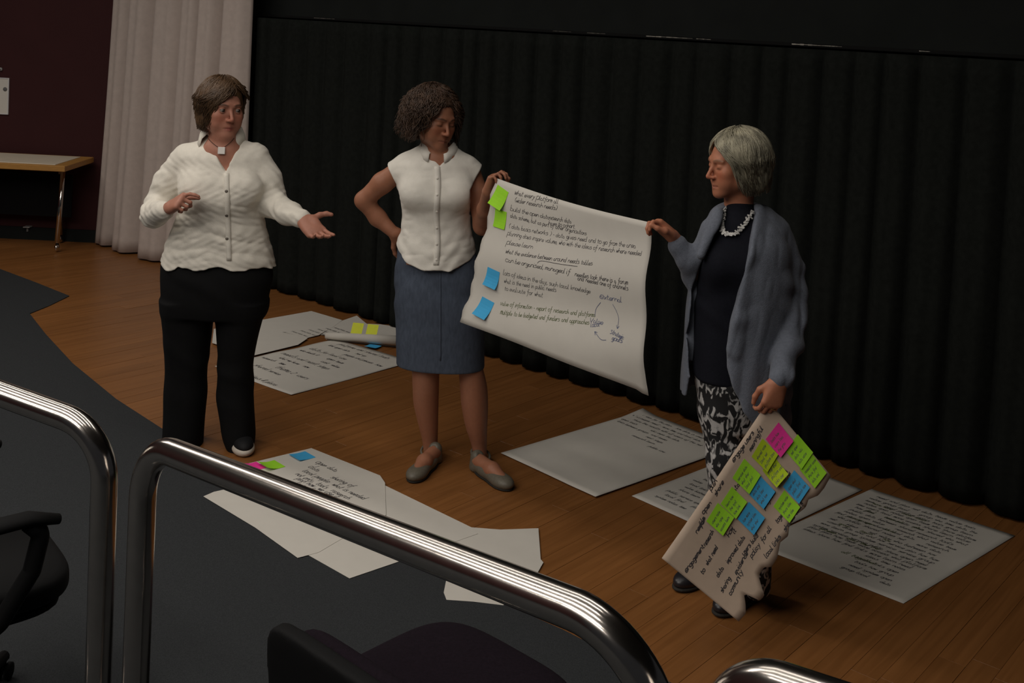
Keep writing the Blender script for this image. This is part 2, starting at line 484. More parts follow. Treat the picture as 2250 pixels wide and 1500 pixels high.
for lx in (-3.46, -4.80):
    for lx, y0, y1 in ((lx, 8.64, 8.56), (lx * 1.03, 8.84, 8.88)):
        MB().tube([(lx, y0, zt - .03), (lx, y1, .07)], .019, 14).build('leg', M['chrome'], t)
        MB().sphere((lx, y1, .034), (.017, .03, .03)).build('caster', M['chrome'], t)
        MB().tube([(lx, y1, .075), (lx, y1, .05)], .012, 10).build('caster_stem', M['blackplastic'], t)
MB().box((-4.07, 8.80, .40), (.62, .008, .17), bevel=.002).build('modesty_panel', M['blackplastic'], t, smooth=False)
n = empty('notice', tuple(Pt(-30, 210, WY - .01)), 'white framed notice pinned on the maroon wall above the table', 'notice')
a, b = Pt(-90, 166, WY - .012), Pt(18, 252, WY - .012)
cx, cz, hx, hz = (a[0] + b[0]) / 2, (a[2] + b[2]) / 2, (b[0] - a[0]) / 2, (a[2] - b[2]) / 2
MB().box((cx, WY - .006, cz), (hx - .008, .004, hz - .008)).build('sheet', M['paper'], n, smooth=False)
fr = MB()
for sx in (-1, 1): fr.box((cx + sx * (hx - .004), WY - .008, cz), (.004, .007, hz), bevel=.0015)
for sz in (-1, 1): fr.box((cx, WY - .008, cz + sz * (hz - .004)), (hx - .008, .007, .004), bevel=.0015)
fr.build('frame', M['frame'], n, smooth=False)
p = Pt(11, 196, WY - .012)
MB().lathe((p[0], WY - .0135, p[2]), [(.004, -.002), (.014, 0), (.017, .002)], 14, (0, 1, 0)).build('seal', M['inkgrey'], n)
p = Pt(1, 152, WY - .012)
hk = MB(); hk.lathe((p[0], WY - .012, p[2]), [(.008, -.004), (.014, .0), (.014, .012)], 14, (0, 1, 0)).tube([(p[0], WY - .012, p[2]), (p[0] - .0, WY - .03, p[2] - .003), (p[0], WY - .034, p[2] + .010)], .004, 8)
tag(hk.build('wall_hook', M['socket']), 'small grey hook on the maroon wall above the notice', 'hook')
p = Pt(61, 498, WY - .03)
sk = empty('door_stop', (p[0], WY - .03, p[2]), 'small grey bracket low on the dark wall under the table', 'bracket')
MB().box((p[0], WY - .03, p[2]), (.026, .030, .004), bevel=.0015).build('plate', M['socket'], sk, smooth=False)
MB().box((p[0], WY - .02, p[2] - .022), (.007, .018, .018), bevel=.002).build('stem', M['inkgrey'], sk, smooth=False)

# ------------------------------------------------------------------ handrails in the foreground
def bend(pts, radius, n=8):
    """polyline with rounded corners"""
    pts = [Vector(p) for p in pts]; out = [pts[0]]
    for i in range(1, len(pts) - 1):
        a, b, c = pts[i - 1], pts[i], pts[i + 1]
        u, w = (a - b).normalized(), (c - b).normalized()
        ang = u.angle(w); d = radius / math.tan(ang / 2)
        p0, p1 = b + u * d, b + w * d
        cen = b + (u + w).normalized() * (radius / math.sin(ang / 2))
        for k in range(n + 1):
            v0, v1 = (p0 - cen), (p1 - cen); ph = v0.angle(v1); tt = k / n
            out.append(cen + v0 * (math.sin((1 - tt) * ph) / math.sin(ph)) + v1 * (math.sin(tt * ph) / math.sin(ph)))
    return out + [pts[-1]]
RT = .0192
def rail(pts, label, radius=.085):
    r = empty('handrail', (pts[0][0], pts[0][1], 0), label, 'handrail')
    MB().tube(bend(pts, radius, 12), RT, 28).build('rail_tube', M['steel'], r)
    for q in (pts[0], pts[-1]):
        MB().lathe((q[0], q[1], q[2]), [(.045, 0), (.045, .006), (.03, .010)], 24).build('base_flange', M['steel'], r)
TIER = .40                                            # height of the audience tier the rails stand on
def down(p, q, L):
    d = Vector(q) - Vector(p); return tuple(Vector(p) + d * ((TIER - p[2]) / d.z))
tier = []
bm = bmesh.new()
for q in ((-3.5, 3.7), (-.62, 1.80), (.13, 1.12), (.75, .76), (2.6, -.6), (2.6, -2.6), (-3.5, -2.6)): tier.append(bm.verts.new((q[0], q[1], TIER)))
f = bm.faces.new(tier)
g = bmesh.ops.extrude_face_region(bm, geom=[f])
for v in g['geom']:
    if isinstance(v, bmesh.types.BMVert): v.co.z = .006
bmesh.ops.recalc_face_normals(bm, faces=bm.faces)
me = bpy.data.meshes.new('floor_tier'); bm.to_mesh(me); bm.free(); me.materials.append(M['carpet'])
o = bpy.data.objects.new('floor_tier', me); COL.objects.link(o); tag(o, kind='structure')
# corner points of each rail (centre line) and the direction of its posts
a0 = Pt(-420, 712, 1.85); a1 = Pt(232, 948, 1.63)
a2 = down(a1, Pt(216, 1500, 1.63), .95)
rail([down(a0, tuple(Vector(a0) + Vector((0, 0, -1))), .95), a0, a1, a2], 'polished steel handrail at the far left, its end bend beside the next rail')
b1 = Pt(318, 970, 1.58); b2 = Pt(1400, 1392, .97)
b0 = down(b1, Pt(298, 1500, 1.56), .95); b3 = down(b2, Pt(1468, 1660, .97), 1.0)
rail([b0, b1, b2, b3], 'long polished steel handrail sloping across the middle foreground')
c1 = Pt(1580, 1462, .90); c2 = Pt(2600, 1820, .62)
c0 = down(c1, Pt(1570, 1900, .90), 1.0); c3 = down(c2, tuple(Vector(c2) + Vector((0, 0, -1))), .9)
rail([c0, c1, c2, c3], 'polished steel handrail end curving up in the bottom right corner')
# ------------------------------------------------------------------ handwriting: a small single-stroke pen alphabet
GL = {
 'a': '40 10 01 03 14 33 40 41,', 'b': '09 00,03 14 33 41 30 10 01', 'c': '43 24 04 01 10 30 41', 'd': '43 24 04 01 10 30 42,49 41 50',
 'e': '02 42 44 14 01 10 30 41', 'f': '49 39 28 20 1-4,05 44', 'g': '44 14 02 10 30 44 4-2 2-4 0-3', 'h': '09 00,03 24 43 40', 'i': '05 00 10,07 08',
 'j': '25 2-2 0-4,27 28', 'k': '09 00,44 02 40', 'l': '09 01 10 20', 'm': '05 00,03 15 24 20,23 35 44 40', 'n': '05 00,03 25 43 40',
 'o': '25 04 01 20 41 44 25', 'p': '05 0-4,04 25 44 41 20 01', 'q': '44 25 04 01 20 43,45 4-4 5-3', 'r': '05 00,03 25 35', 's': '44 25 04 42 41 20 00',
 't': '18 11 20 30,05 35', 'u': '05 01 20 41 45,41 40', 'v': '05 20 45', 'w': '05 10 24 30 45', 'x': '05 40,45 00', 'y': '05 21,45 2-1 0-4', 'z': '05 45 00 40',
 '-': '03 33', '.': '00 10', ',': '11 0-2', '?': '07 29 47 24 22,20 21', '(': '39 16 13 3-1', ')': '19 36 33 1-1', '/': '0-1 49', "'": '19 17', ':': '01 02,05 06',
 '1': '07 29 20', '2': '08 29 47 00 40', '&': '40 07 29 37 02 10 43', '=': '02 42,05 45',
}
GP = {}
def _parse():
    for ch, t in GL.items():
        strokes = []
        for st in t.split(','):
            pts = []
            for tok in st.split():
                pts.append((float(tok[0]) / 5, float(tok[1:]) / 5))
            if len(pts) > 1: strokes.append(pts)
        GP[ch] = strokes
_parse()
def _smooth(p, n=3):
    """round a stroke so that it looks written"""
    if len(p) < 3: return p
    out = [p[0]]
    for i in range(len(p) - 1):
        p0 = p[max(i - 1, 0)]; p1 = p[i]; p2 = p[i + 1]; p3 = p[min(i + 2, len(p) - 1)]
        for k in range(1, n + 1):
            t = k / n
            out.append(tuple(.5 * ((2 * p1[d]) + (-p0[d] + p2[d]) * t + (2 * p0[d] - 5 * p1[d] + 4 * p2[d] - p3[d]) * t * t + (-p0[d] + 3 * p1[d] - 3 * p2[d] + p3[d]) * t ** 3) for d in (0, 1)))
    return out
class Pen:
    """collects pen strokes in sheet coordinates (metres from the top left corner) and lays them on the sheet"""
    def __init__(s, surf, width=.0022, seed=1):
        s.surf, s.w, s.v, s.f, s.r = surf, width, [], [], random.Random(seed)
    def stroke(s, pts, w=None):
        w = (w or s.w) / 2
        n0 = len(s.v)
        for i, p in enumerate(pts):
            a, b = pts[max(i - 1, 0)], pts[min(i + 1, len(pts) - 1)]
            dx, dy = b[0] - a[0], b[1] - a[1]; l = math.hypot(dx, dy) or 1
            nx, ny = -dy / l * w, dx / l * w
            s.v.append(s.surf(p[0] + nx, p[1] + ny)); s.v.append(s.surf(p[0] - nx, p[1] - ny))
        for i in range(len(pts) - 1):
            k = n0 + 2 * i; s.f.append((k, k + 1, k + 3, k + 2))
    def text(s, x, y, txt, size=.012, slant=.25, tilt=0.0, wmul=.85):
        """writes txt with its baseline starting at x, y (y downwards); size = height of a small letter"""
        cx = 0
        for ch in txt:
            if ch == ' ': cx += size * .85; continue
            up = ch.isupper(); g = GP.get(ch.lower(), GP['n']); k = size * (1.35 if up else 1) * (1 + s.r.uniform(-.08, .08))
            oy = s.r.uniform(-.06, .06) * size
            for st in g:
                pts = [(cx + (px * wmul + py * slant) * k, py * k + oy) for px, py in _smooth(st)]
                s.stroke([(x + px * math.cos(tilt) + py * math.sin(tilt), y + px * math.sin(tilt) - py * math.cos(tilt)) for px, py in pts])
            wid = max(p[0] for st in g for p in st) if g else .6
            cx += (wid * wmul + .24) * k
        return x + cx
    def build(s, name, m, parent):
        return add(name, s.v, s.f, m, parent, smooth=False, kind='stuff')

# ------------------------------------------------------------------ sheets
WORDS = 'data need users share the open access plan more time value team group local find and links what how who between public shared notes set platform research system tools learn service ideas'.split()
def quad_surface(tl, tr, br, bl, bump=None):
    """(surface function in 0..1, width, height): a sheet through four corners, raised by bump(u, v) metres along its normal"""
    tl, tr, br, bl = [np.asarray(p, float) for p in (tl, tr, br, bl)]
    nrm = np.cross(tr - tl, tl - bl); nrm /= np.linalg.norm(nrm)
    def S(u, v):
        p = (tl * (1 - u) + tr * u) * (1 - v) + (bl * (1 - u) + br * u) * v
        return p + (nrm * bump(u, v) if bump else 0)
    return S, np.linalg.norm(tr - tl), np.linalg.norm(bl - tl), nrm
def grid_sheet(name, S, nrm, m, parent, nu=26, nv=20, thick=.0007, edge=None):
    V = []
    for j in range(nv + 1):
        for i in range(nu + 1):
            u, v = i / nu, j / nv
            if edge: u, v = edge(u, v)
            V.append(S(u, v))
    V = np.array(V); n = len(V)
    F = []
    W = nu + 1
    for j in range(nv):
        for i in range(nu):
            a = j * W + i
            F.append((a, a + W, a + W + 1, a + 1))
    # closed thin slab: top and bottom skins with a rim
    V2 = V - nrm * thick
    F2 = [tuple(n + q for q in reversed(f)) for f in F]
    rim = [j for j in range(W)] + [j * W + nu for j in range(1, nv + 1)] + [nv * W + i for i in range(nu - 1, -1, -1)] + [j * W for j in range(nv - 1, 0, -1)]
    F3 = [(rim[k], rim[(k + 1) % len(rim)], n + rim[(k + 1) % len(rim)], n + rim[k]) for k in range(len(rim))]
    o = add(name, np.r_[V, V2], F + F2 + F3, m, parent)
    for k in range(2 * len(F), len(o.data.polygons)): o.data.polygons[k].use_smooth = False
    return o
def on_sheet(S, w, h, nrm, lift=.0007):
    return lambda x, y: S(x / w, y / h) + nrm * lift
def note(label, S, w, h, nrm, x, y, ang, m, size=.076, curl=.012, group=None, lines=3, lift=.0012, base=None, pw=.0018):
    """sticky note at x, y (its top middle) on a sheet, turned by ang; its lower edge curls off the sheet"""
    ca, sa = math.cos(ang), math.sin(ang)
    def q(a, b):     # a across -.5...5, b down 0..1
        dx, dy = a * size, b * size
        p = S((x + dx * ca - dy * sa) / w, (y + dx * sa + dy * ca) / h)
        return np.asarray(p) + nrm * (lift + curl * max(0, b - .3) ** 1.8 * 1.6)
    o = empty('sticky_note', tuple(q(0, .5)), label, 'sticky note', group)
    n = 7; V = [q(i / (n - 1) - .5, j / (n - 1)) for j in range(n) for i in range(n)]
    V2 = [p - nrm * .0003 for p in V]
    F = [(j * n + i, j * n + n + i, j * n + n + i + 1, j * n + i + 1) for j in range(n - 1) for i in range(n - 1)]
    k = n * n
    rim = list(range(n)) + [j * n + n - 1 for j in range(1, n)] + [(n - 1) * n + i for i in range(n - 2, -1, -1)] + [j * n for j in range(n - 2, 0, -1)]
    F2 = [tuple(k + a for a in reversed(f)) for f in F] + [(rim[a], rim[(a + 1) % len(rim)], k + rim[(a + 1) % len(rim)], k + rim[a]) for a in range(len(rim))]
    add('note_paper', V + V2, F + F2, m, o, smooth=False)
    if lines:
        pen = Pen(lambda a, b: q(a / size - .5, b / size) + nrm * .0006, pw, int(x * 999)); r = random.Random(label)
        for i, t in enumerate([r.choice(WORDS) + ' ' + r.choice(WORDS)[:4] for _ in range(3)]):
            pen.text(.007, .022 + .017 * i, t, .0052)
        pen.build('handwriting', M['inkgrey'], o)
    return o
def wavy(amp, seed, edge=0.0):
    r = np.random.default_rng(seed); k = r.uniform(2, 6, (4, 2)); ph = r.uniform(0, 6, 4)
    def f(u, v):
        s = sum(math.sin(k[i, 0] * u + k[i, 1] * v + ph[i]) for i in range(4)) / 4
        e = max(abs(u - .5), abs(v - .5)) * 2
        return amp * (1 + s) + edge * max(0, e - .8) ** 2 * (1 + math.sin(7 * u + 5 * v + seed))
    return f
def fill_text(pen, x0, y0, x1, y1, step, size, seed, density=.9, words=WORDS):
    r = random.Random(seed); y = y0
    while y < y1:
        x = x0 + r.uniform(0, .03)
        lim = x1 - r.uniform(0, .35) * (x1 - x0) * (1.3 - density)
        while x < lim - .05:
            x = pen.text(x, y, r.choice(words), size * r.uniform(.9, 1.1)) + size
            if r.random() > density: x += size * 3
        y += step * r.uniform(.9, 1.15)

# -- the white sheet held between two women
HP_TL, HP_TR = Pt(1090, 391, 4.53), Pt(1431, 489, 3.74)
HP_BR, HP_BL = Pt(1404, 866, 3.72), Pt(1019, 707, 4.55)
def held_bump(u, v):
    top = -.018 * math.sin(math.pi * u)
    return top + .012 * math.sin(3.1 * u + 1.2 * v) * v + .006 * math.sin(9 * u - 4 * v) * v - .05 * max(0, u + v - 1.55) ** 2 * 2 + .007 * math.sin(14 * v + 3 * u)
S0, w0, h0, n0 = quad_surface(HP_TL, HP_TR, HP_BR, HP_BL, held_bump)
def S_held(u, v):
    # the top edge sags between the two hands
    p = S0(u, v); return p + np.array([0, 0, -.014 * math.sin(math.pi * u) * (1 - v) + (-.006 if u > .97 and v > .9 else 0)])
if n0[1] > 0: n0 = -n0
held = empty('paper_sheet', tuple((HP_TL + HP_BR) / 2), 'large white paper sheet with handwriting held up between two women', 'paper sheet')
grid_sheet('sheet', S_held, n0, M['paper'], held, 36, 26, .0007,
           edge=lambda u, v: (u + (.006 * math.sin(40 * v) * (u < .02)), v))
def hxy(px, py):
    """sheet coordinates (metres) of a photo position on the held sheet"""
    d = Pt(px, py, 1) - C_O
    a, b, c = HP_TL, HP_TR - HP_TL, HP_BL - HP_TL
    best = np.linalg.solve(np.array([b, c, -d]).T, C_O - a)
    u, v = best[0], best[1]
    for _ in range(6):
        p = S_held(u, v); k = ((p - C_O) @ C_W) / (d @ C_W); e = C_O + d * k - p
        du = np.linalg.lstsq(np.array([b, c]).T, e, rcond=None)[0]; u += du[0]; v += du[1]
    return u * w0, v * h0
sf = on_sheet(S_held, w0, h0, n0)
pen, penb, peng, penc = Pen(sf, .0017, 1), Pen(sf, .0019, 2), Pen(sf, .0018, 3), Pen(sf, .0018, 4)
def line(p, px, py, qx, qy, txt, size=.0115):
    a, b = hxy(px, py), hxy(qx, qy)
    tl = math.atan2(b[1] - a[1], b[0] - a[0]); want = math.hypot(b[0] - a[0], b[1] - a[1])
    # letters are spaced to fill the stretch they fill in the photo
    size *= .84
    n = len(txt); wm = max(.45, min(1.5, (want / n / size - .24) / .60))
    p.text(a[0], a[1], txt, size, tilt=tl, wmul=wm)
line(pen, 1130, 427, 1216, 445, 'What every Platform all', .0125)
line(pen, 1130, 443, 1211, 459, '(wider research needs)', .012)
line(pen, 1121, 462, 1200, 480, 'Build the open data', .0115)
line(pen, 1206, 481, 1248, 489, 'research data', .012)
line(pen, 1205, 493, 1256, 501, 'have to cohort', .012)
line(pen, 1121, 477, 1270, 513, 'data scheme, but as part of other organisations', .0115)
line(pen, 1117, 500, 1366, 541, '( data basis networks ) - data gives need and to go from the area', .012)
line(pen, 1114, 516, 1374, 557, 'Planning does inspire volume, who with the ideas of research where needed', .012)
line(pen, 1112, 536, 1162, 545, 'Please learn', .0125)
line(pen, 1110, 556, 1270, 579, 'What the evidence between around needs tables', .012)
line(pen, 1110, 574, 1256, 603, 'Can be organised, managed if', .0125)
line(pen, 1262, 606, 1366, 623, 'needles look there is a forum', .012)
line(pen, 1268, 615, 1360, 634, 'and needed one of channels', .012)
line(penc, 1105, 603, 1276, 640, 'Lots of ideas in the day, such local knowledge', .012)
line(penc, 1107, 621, 1210, 639, 'what is the need in public needs', .012)
line(penc, 1108, 637, 1182, 651, 'to evaluate for what', .0125)
line(peng, 1098, 670, 1278, 693, 'Value of information - report of research and platforms', .012)
line(peng, 1098, 690, 1259, 709, 'Multiple to be budgeted and funders and approaches', .0125)
line(penb, 1316, 655, 1364, 664, 'External', .013)
line(penb, 1293, 706, 1317, 712, 'Value', .013); line(penb, 1296, 718, 1316, 716, 'local', .013)
line(penb, 1338, 732, 1364, 744, 'Strategic', .012); line(penb, 1342, 746, 1362, 752, 'goals', .012)
def arc(p, pts, arrow=True):
    q = [hxy(*a) for a in pts]; q = _smooth(q, 5); p.stroke(q, .002)
    if arrow:
        e, b = q[-1], q[-4]; an = math.atan2(e[1] - b[1], e[0] - b[0])
        for d in (2.6, -2.6): p.stroke([e, (e[0] + .014 * math.cos(an + d), e[1] + .014 * math.sin(an + d))], .002)
arc(penb, [(1344, 668), (1352, 683), (1357, 700), (1354, 722)])
arc(penb, [(1330, 747), (1318, 745), (1305, 728)])
arc(penb, [(1305, 695), (1308, 678), (1318, 664)], False)
pen.stroke(_smooth([hxy(1180, 578), hxy(1190, 573), hxy(1230, 580), hxy(1268, 585)], 4), .002)
pen.build('handwriting', M['ink'], held); penc.build('handwriting', M['inkgrey'], held)
peng.build('handwriting', M['inkgreen'], held); penb.build('handwriting', M['inkblue'], held)
G = 'sticky notes on the held white sheet'
def hnote(label, px, py, ang, m, **k):
    x, y = hxy(px, py); note(label, S_held, w0, h0, n0, x, y, ang, m, group=G, **k)
hnote('upper bright green sticky note curling off the held white sheet', 1106, 414, .18, M['note_green'], size=.083, curl=.022, lines=0)
hnote('lower green sticky note lying flat on the held white sheet', 1101, 462, -.02, M['note_green'], size=.074, curl=.004, lines=0)
hnote('upper blue sticky note on the left edge of the held sheet', 1085, 592, .06, M['note_blue'], size=.076, curl=.016, lines=0)
hnote('lower blue sticky note on the left edge of the held sheet', 1073, 658, .10, M['note_blue'], size=.076, curl=.016, lines=0)

# -- the torn tan sheet hanging from the hand of the woman on the right
BR_T, BR_R, BR_B, BR_L = Pt(1690, 880, 3.535), Pt(1826, 1046, 3.50), Pt(1622, 1364, 3.36), Pt(1454, 1226, 3.40)
# text runs from the lower left up to the right: "top" edge of the writing is the left long edge
S1, w1, h1, n1 = quad_surface(BR_L, BR_T, BR_R, BR_B, lambda u, v: .006 * math.sin(5 * u + 3 * v) - .012 * math.sin(math.pi * v) * (1 - u) + .02 * max(0, v - .75) * (u < .75))
if n1[1] > 0: n1 = -n1
def torn(u, v):
    """the lower right long edge is torn: its outline wanders in and out"""
    if v < .5: return u + .0, v
    t = np.interp(u, [0, .06, .10, .14, .17, .21, .27, .33, .36, .42, .50, .56, .60, .68, .76, .80, .86, .92, 1],
                  [1.0, 1.02, .97, .90, 1.07, 1.08, .93, .93, .99, .99, .93, .96, .92, .91, .95, .93, .99, 1.0, .99])
    return u, .5 + (v - .5) * (t - .5) / .5
brown = empty('torn_paper_sheet', tuple((BR_T + BR_B) / 2), 'torn tan paper sheet covered in sticky notes hanging from the hand of the right woman', 'paper sheet')
grid_sheet('sheet', S1, n1, M['brownpaper'], brown, 90, 12, .0007, edge=torn)
def bxy(px, py):
    d = Pt(px, py, 1) - C_O
    u, v = .5, .5
    for _ in range(12):
        p = S1(u, v); k = ((p - C_O) @ C_W) / (d @ C_W); e = C_O + d * k - p
        du = np.linalg.lstsq(np.array([BR_T - BR_L, BR_B - BR_L]).T, e, rcond=None)[0]; u += du[0]; v += du[1]
    return u * w1, v * h1
sb = on_sheet(S1, w1, h1, n1)
pen = Pen(sb, .0026, 9)
def bline(px, py, qx, qy, txt, size=.0078):
    a, b = bxy(px, py), bxy(qx, qy)
    tl = math.atan2(b[1] - a[1], b[0] - a[0]); want = math.hypot(b[0] - a[0], b[1] - a[1])
    wm = max(.45, min(1.4, (want / len(txt) / size - .24) / .60))
    pen.text(a[0], a[1], txt, size, tilt=tl, wmul=wm)
for a in ((1532, 1172, 1554, 1130, 'needs'), (1508, 1258, 1540, 1212, 'Engagement'), (1544, 1262, 1550, 1252, 'to'), (1550, 1200, 1566, 1172, 'research'),
          (1555, 1242, 1574, 1208, 'what need'), (1578, 1268, 1588, 1252, 'data'), (1600, 1238, 1632, 1188, 'improved data'), (1588, 1302, 1604, 1272, 'sharing'),
          (1618, 1262, 1640, 1222, 'evidence'), (1606, 1308, 1630, 1260, 'community'), (1634, 1220, 1664, 1180, 'users build'), (1652, 1226, 1688, 1170, 'policy'),
          (1684, 1226, 1716, 1180, 'local links'), (1676, 1192, 1698, 1156, 'for all'), (1726, 1168, 1764, 1108, 'shared tools'),
          (1708, 1150, 1728, 1120, 'together'), (1612, 1016, 1648, 964, 'Engage users'), (1650, 992, 1674, 946, 'meaningful'), (1574, 1090, 1590, 1060, 'share'),
          (1562, 1078, 1580, 1050, 'plan'), (1546, 1130, 1562, 1108, 'open'), (1540, 1158, 1552, 1140, 'for'), (1680, 1118, 1702, 1084, 'projects'),
          (1712, 1068, 1728, 1040, 'needs'), (1734, 1060, 1740, 1020, 'now'), (1610, 1090, 1626, 1062, 'data'), (1602, 1180, 1614, 1156, 'how'), (1614, 1172, 1620, 1160, 'it')):
    bline(*a)
pen.build('handwriting', M['ink'], brown)
G = 'sticky notes on the torn tan sheet'
def bnote(label, cx, cy, m, size=.068, turn=0.0, **k):
    """note given by the photo position of its centre; notes are set square to the writing"""
    x, y = bxy(cx, cy)
    note(label, S1, w1, h1, n1, x + math.sin(turn) * size * .5, y - size * .5 * math.cos(turn), turn, m, size=size, curl=k.pop('curl', .006), group=G, lines=2, base=k.pop('base', ['needs', 'open']), pw=.0010, **k)
bnote('bright pink sticky note near the top of the torn tan sheet', 1712, 966, M['note_pink'], .070, .05, lift=.003, base=['who', 'leads'])
bnote('yellow sticky note just below the pink note on the tan sheet', 1680, 1000, M['note_lime'], .068, -.05)
bnote('upper of the two overlapping green notes along the right edge of the tan sheet', 1756, 992, M['note_green'], .070, .0)
bnote('lower of the two overlapping green notes along the right edge of the tan sheet', 1786, 1034, M['note_green'], .070, .06, lift=.0025)
bnote('creased green sticky note between the yellow and the right blue note', 1702, 1036, M['note_lime'], .062, .1, curl=.02)
bnote('dull green sticky note at the left end of the middle row on the tan sheet', 1640, 1046, M['note_green'], .072, -.04)
bnote('blue sticky note in the middle of the tan sheet between green notes', 1672, 1080, M['note_blue'], .070, .0, lift=.0025)
bnote('blue sticky note at the right edge of the torn tan sheet', 1749, 1069, M['note_blue'], .068, .0, lift=.0025)
bnote('green sticky note just under the right blue note on the tan sheet', 1728, 1112, M['note_green'], .066, .0)
bnote('green sticky note left of the lowest blue note on the tan sheet', 1612, 1104, M['note_green'], .066, .0)
bnote('lowest green sticky note at the left side of the tan sheet', 1582, 1140, M['note_green'], .068, -.03, lift=.0025)
bnote('lowest blue sticky note on the torn tan sheet', 1650, 1138, M['note_blue'], .068, .0, lift=.0025)

# -- sheets lying on the floor
def floor_quad(label, pix, seed, z=.0065, amp=.0012, curl=None, m=None, mirror=False):
    c = [Fl(*p, z=z) if len(p) == 2 else np.array(p) for p in pix]
    wv = wavy(amp, seed)
    f = (lambda u, v: wv(u, v) + curl(u, v)) if curl else wv
    S, w, h, n = quad_surface(*c, f)
    if n[2] < 0: n = -n; 
    S, w, h, _ = quad_surface(*c, None)
    S2 = lambda u, v: S(u, v) + np.array([0, 0, f(u, v)])
    o = empty('paper_sheet', tuple((c[0] + c[2]) / 2), label, 'paper sheet')
    grid_sheet('sheet', S2, n, m or M['paper'], o, 24, 24)
    return o, S2, w, h, n
A_ = [Fl(1412, 905), Fl(1625, 995), Fl(1308, 1096), Fl(1100, 998)]
A_[1] = A_[0] + A_[2] - A_[3]
o, S, w, h, n = floor_quad('mostly blank white sheet on the floor, its far corner turned up near the black curtain', A_, 3, amp=.0015, z=.0065,
    curl=lambda u, v: .006 + .10 * max(0, .16 - (u + v)) ** 1.1 + .012 * max(0, u + v - 1.75))
pen = Pen(on_sheet(S, w, h, n), .0026, 4)
for i, (x, t) in enumerate(((.05, 'Notes for the plan   how data is used'), (.02, 'what people need - more time and local data'), (.06, 'share the results with all users of the set'), (.02, 'open tools         who owns the data'),
                            (.03, 'links between groups  and teams'), (.25, 'next steps'), (.2, 'research learn'), (.34, 'public use'))):
    pen.text(x, .06 + .042 * i, t, .0115)
pen.build('handwriting', M['inkgrey'], o)
# the sheet between, partly under the torn tan sheet
e1 = (A_[1] - A_[0]) / np.linalg.norm(A_[1] - A_[0])
bl, tr = Fl(1388, 1091), Fl(1895, 1077)
vv = tr - bl; wd = vv @ e1; up = vv - e1 * wd
D_ = [bl + up, tr, tr - up, bl]
o, S, w, h, n = floor_quad('white written paper sheet on the floor behind the torn tan sheet', D_, 8, amp=.001, z=.0065, curl=lambda u, v: .003)
pen = Pen(on_sheet(S, w, h, n), .0026, 5)
fill_text(pen, .05, .30, w - .08, h - .06, .045, .011, 4, .8)
pen.build('handwriting', M['inkgrey'], o)
B_ = [Fl(1915, 1075), Fl(2230, 1178), Fl(1985, 1327)]; B_.append(B_[0] + B_[2] - B_[1])
o, S, w, h, n = floor_quad('white paper sheet densely written all over, at the right end of the floor', B_, 12, amp=.001, curl=lambda u, v: .002)
pen, peng = Pen(on_sheet(S, w, h, n), .0027, 6), Pen(on_sheet(S, w, h, n), .0026, 7)
fill_text(pen, .04, .07, w - .03, h - .26, .034, .0115, 5, .93); fill_text(pen, .30, h - .24, w - .06, h - .06, .04, .011, 6, .8)
fill_text(peng, .08, .15, w - .2, h - .3, .10, .011, 8, .55); peng.text(.25, h - .2, 'all together', .014)
pen.build('handwriting', M['inkgrey'], o); peng.build('handwriting', M['inkgreen'], o)
# left group
C_ = [Fl(738, 746), Fl(905, 797), Fl(640, 869)]; C_.append(C_[0] + C_[2] - C_[1])
o, S, w, h, n = floor_quad('white written paper sheet on the floor between the left and the middle woman', C_, 15, amp=.004, curl=lambda u, v: .002 + .010 * max(0, .3 - u) * math.sin(9 * v) ** 2)
pen = Pen(on_sheet(S, w, h, n), .0032, 8)
for i, (x, t) in enumerate(((.10, 'platforms and shared tools'), (.08, 'link open data    set up'), (.28, 'people and places  how'), (.06, 'DATA for local use'), (.05, 'who leads it      open team'), (.30, 'cost  value'),
                            (.04, 'NEEDS and NEXT steps'), (.10, 'what we have   now'), (.03, 'research   time'), (.22, 'THEME 2  users'), (.12, 'SHARED service'), (.05, 'build on it'), (.25, 'ideas & plans'), (.1, 'SUMMARY'))):
    pen.text(x, .07 + .062 * i, t, .015 if i % 3 else .018)
pen.build('handwriting', M['ink'], o)
def poly_sheet(label, pix, z, e1=None, m=None):
    """flat sheet with an irregular outline lying on the floor"""
    P = [Fl(*p, z=z) for p in pix]
    bm = bmesh.new(); vs = [bm.verts.new(p) for p in P]; f = bm.faces.new(vs); f.normal_update()
    if f.normal.z < 0: f.normal_flip()
    g = bmesh.ops.extrude_face_region(bm, geom=[f])
    for v in g['geom']:
        if isinstance(v, bmesh.types.BMVert): v.co.z -= .0007
    bmesh.ops.triangulate(bm, faces=[x for x in bm.faces if len(x.verts) > 4]); bmesh.ops.recalc_face_normals(bm, faces=bm.faces)
    o = empty('paper_sheet', tuple(sum(P) / len(P)), label, 'paper sheet')
    V = [tuple(v.co) for v in bm.verts]; bm.verts.index_update(); F = [tuple(v.index for v in f.verts) for f in bm.faces]; bm.free()
    add('sheet', V, F, m or M['paper'], o, smooth=False)
    org = P[0]; ex = np.array([E1[0], E1[1], 0]); ey = np.array([-E2[0], -E2[1], 0])
    return o, (lambda x, y: org + ex * x + ey * y + np.array([0, 0, .0005]))
o, q = poly_sheet('pale paper sheet with faint writing lying furthest back by the black curtain', [(566, 704), (684, 683), (752, 703), (735, 716), (700, 736), (640, 750), (560, 720)], .008)
pen = Pen(lambda x, y: q(x, y), .002, 3)
ox = (Fl(600, 712) - Fl(566, 704))
for i in range(7): pen.text(.42 - .02 * i, -.26 + .05 * i, 'shared data need', .010)
pen.build('handwriting', M['inkgrey'], o)
poly_sheet('pale paper sheet with a buckled edge on the floor behind the left woman', [(470, 722), (566, 716), (676, 743), (655, 757), (610, 768), (556, 781), (466, 753)], .011)
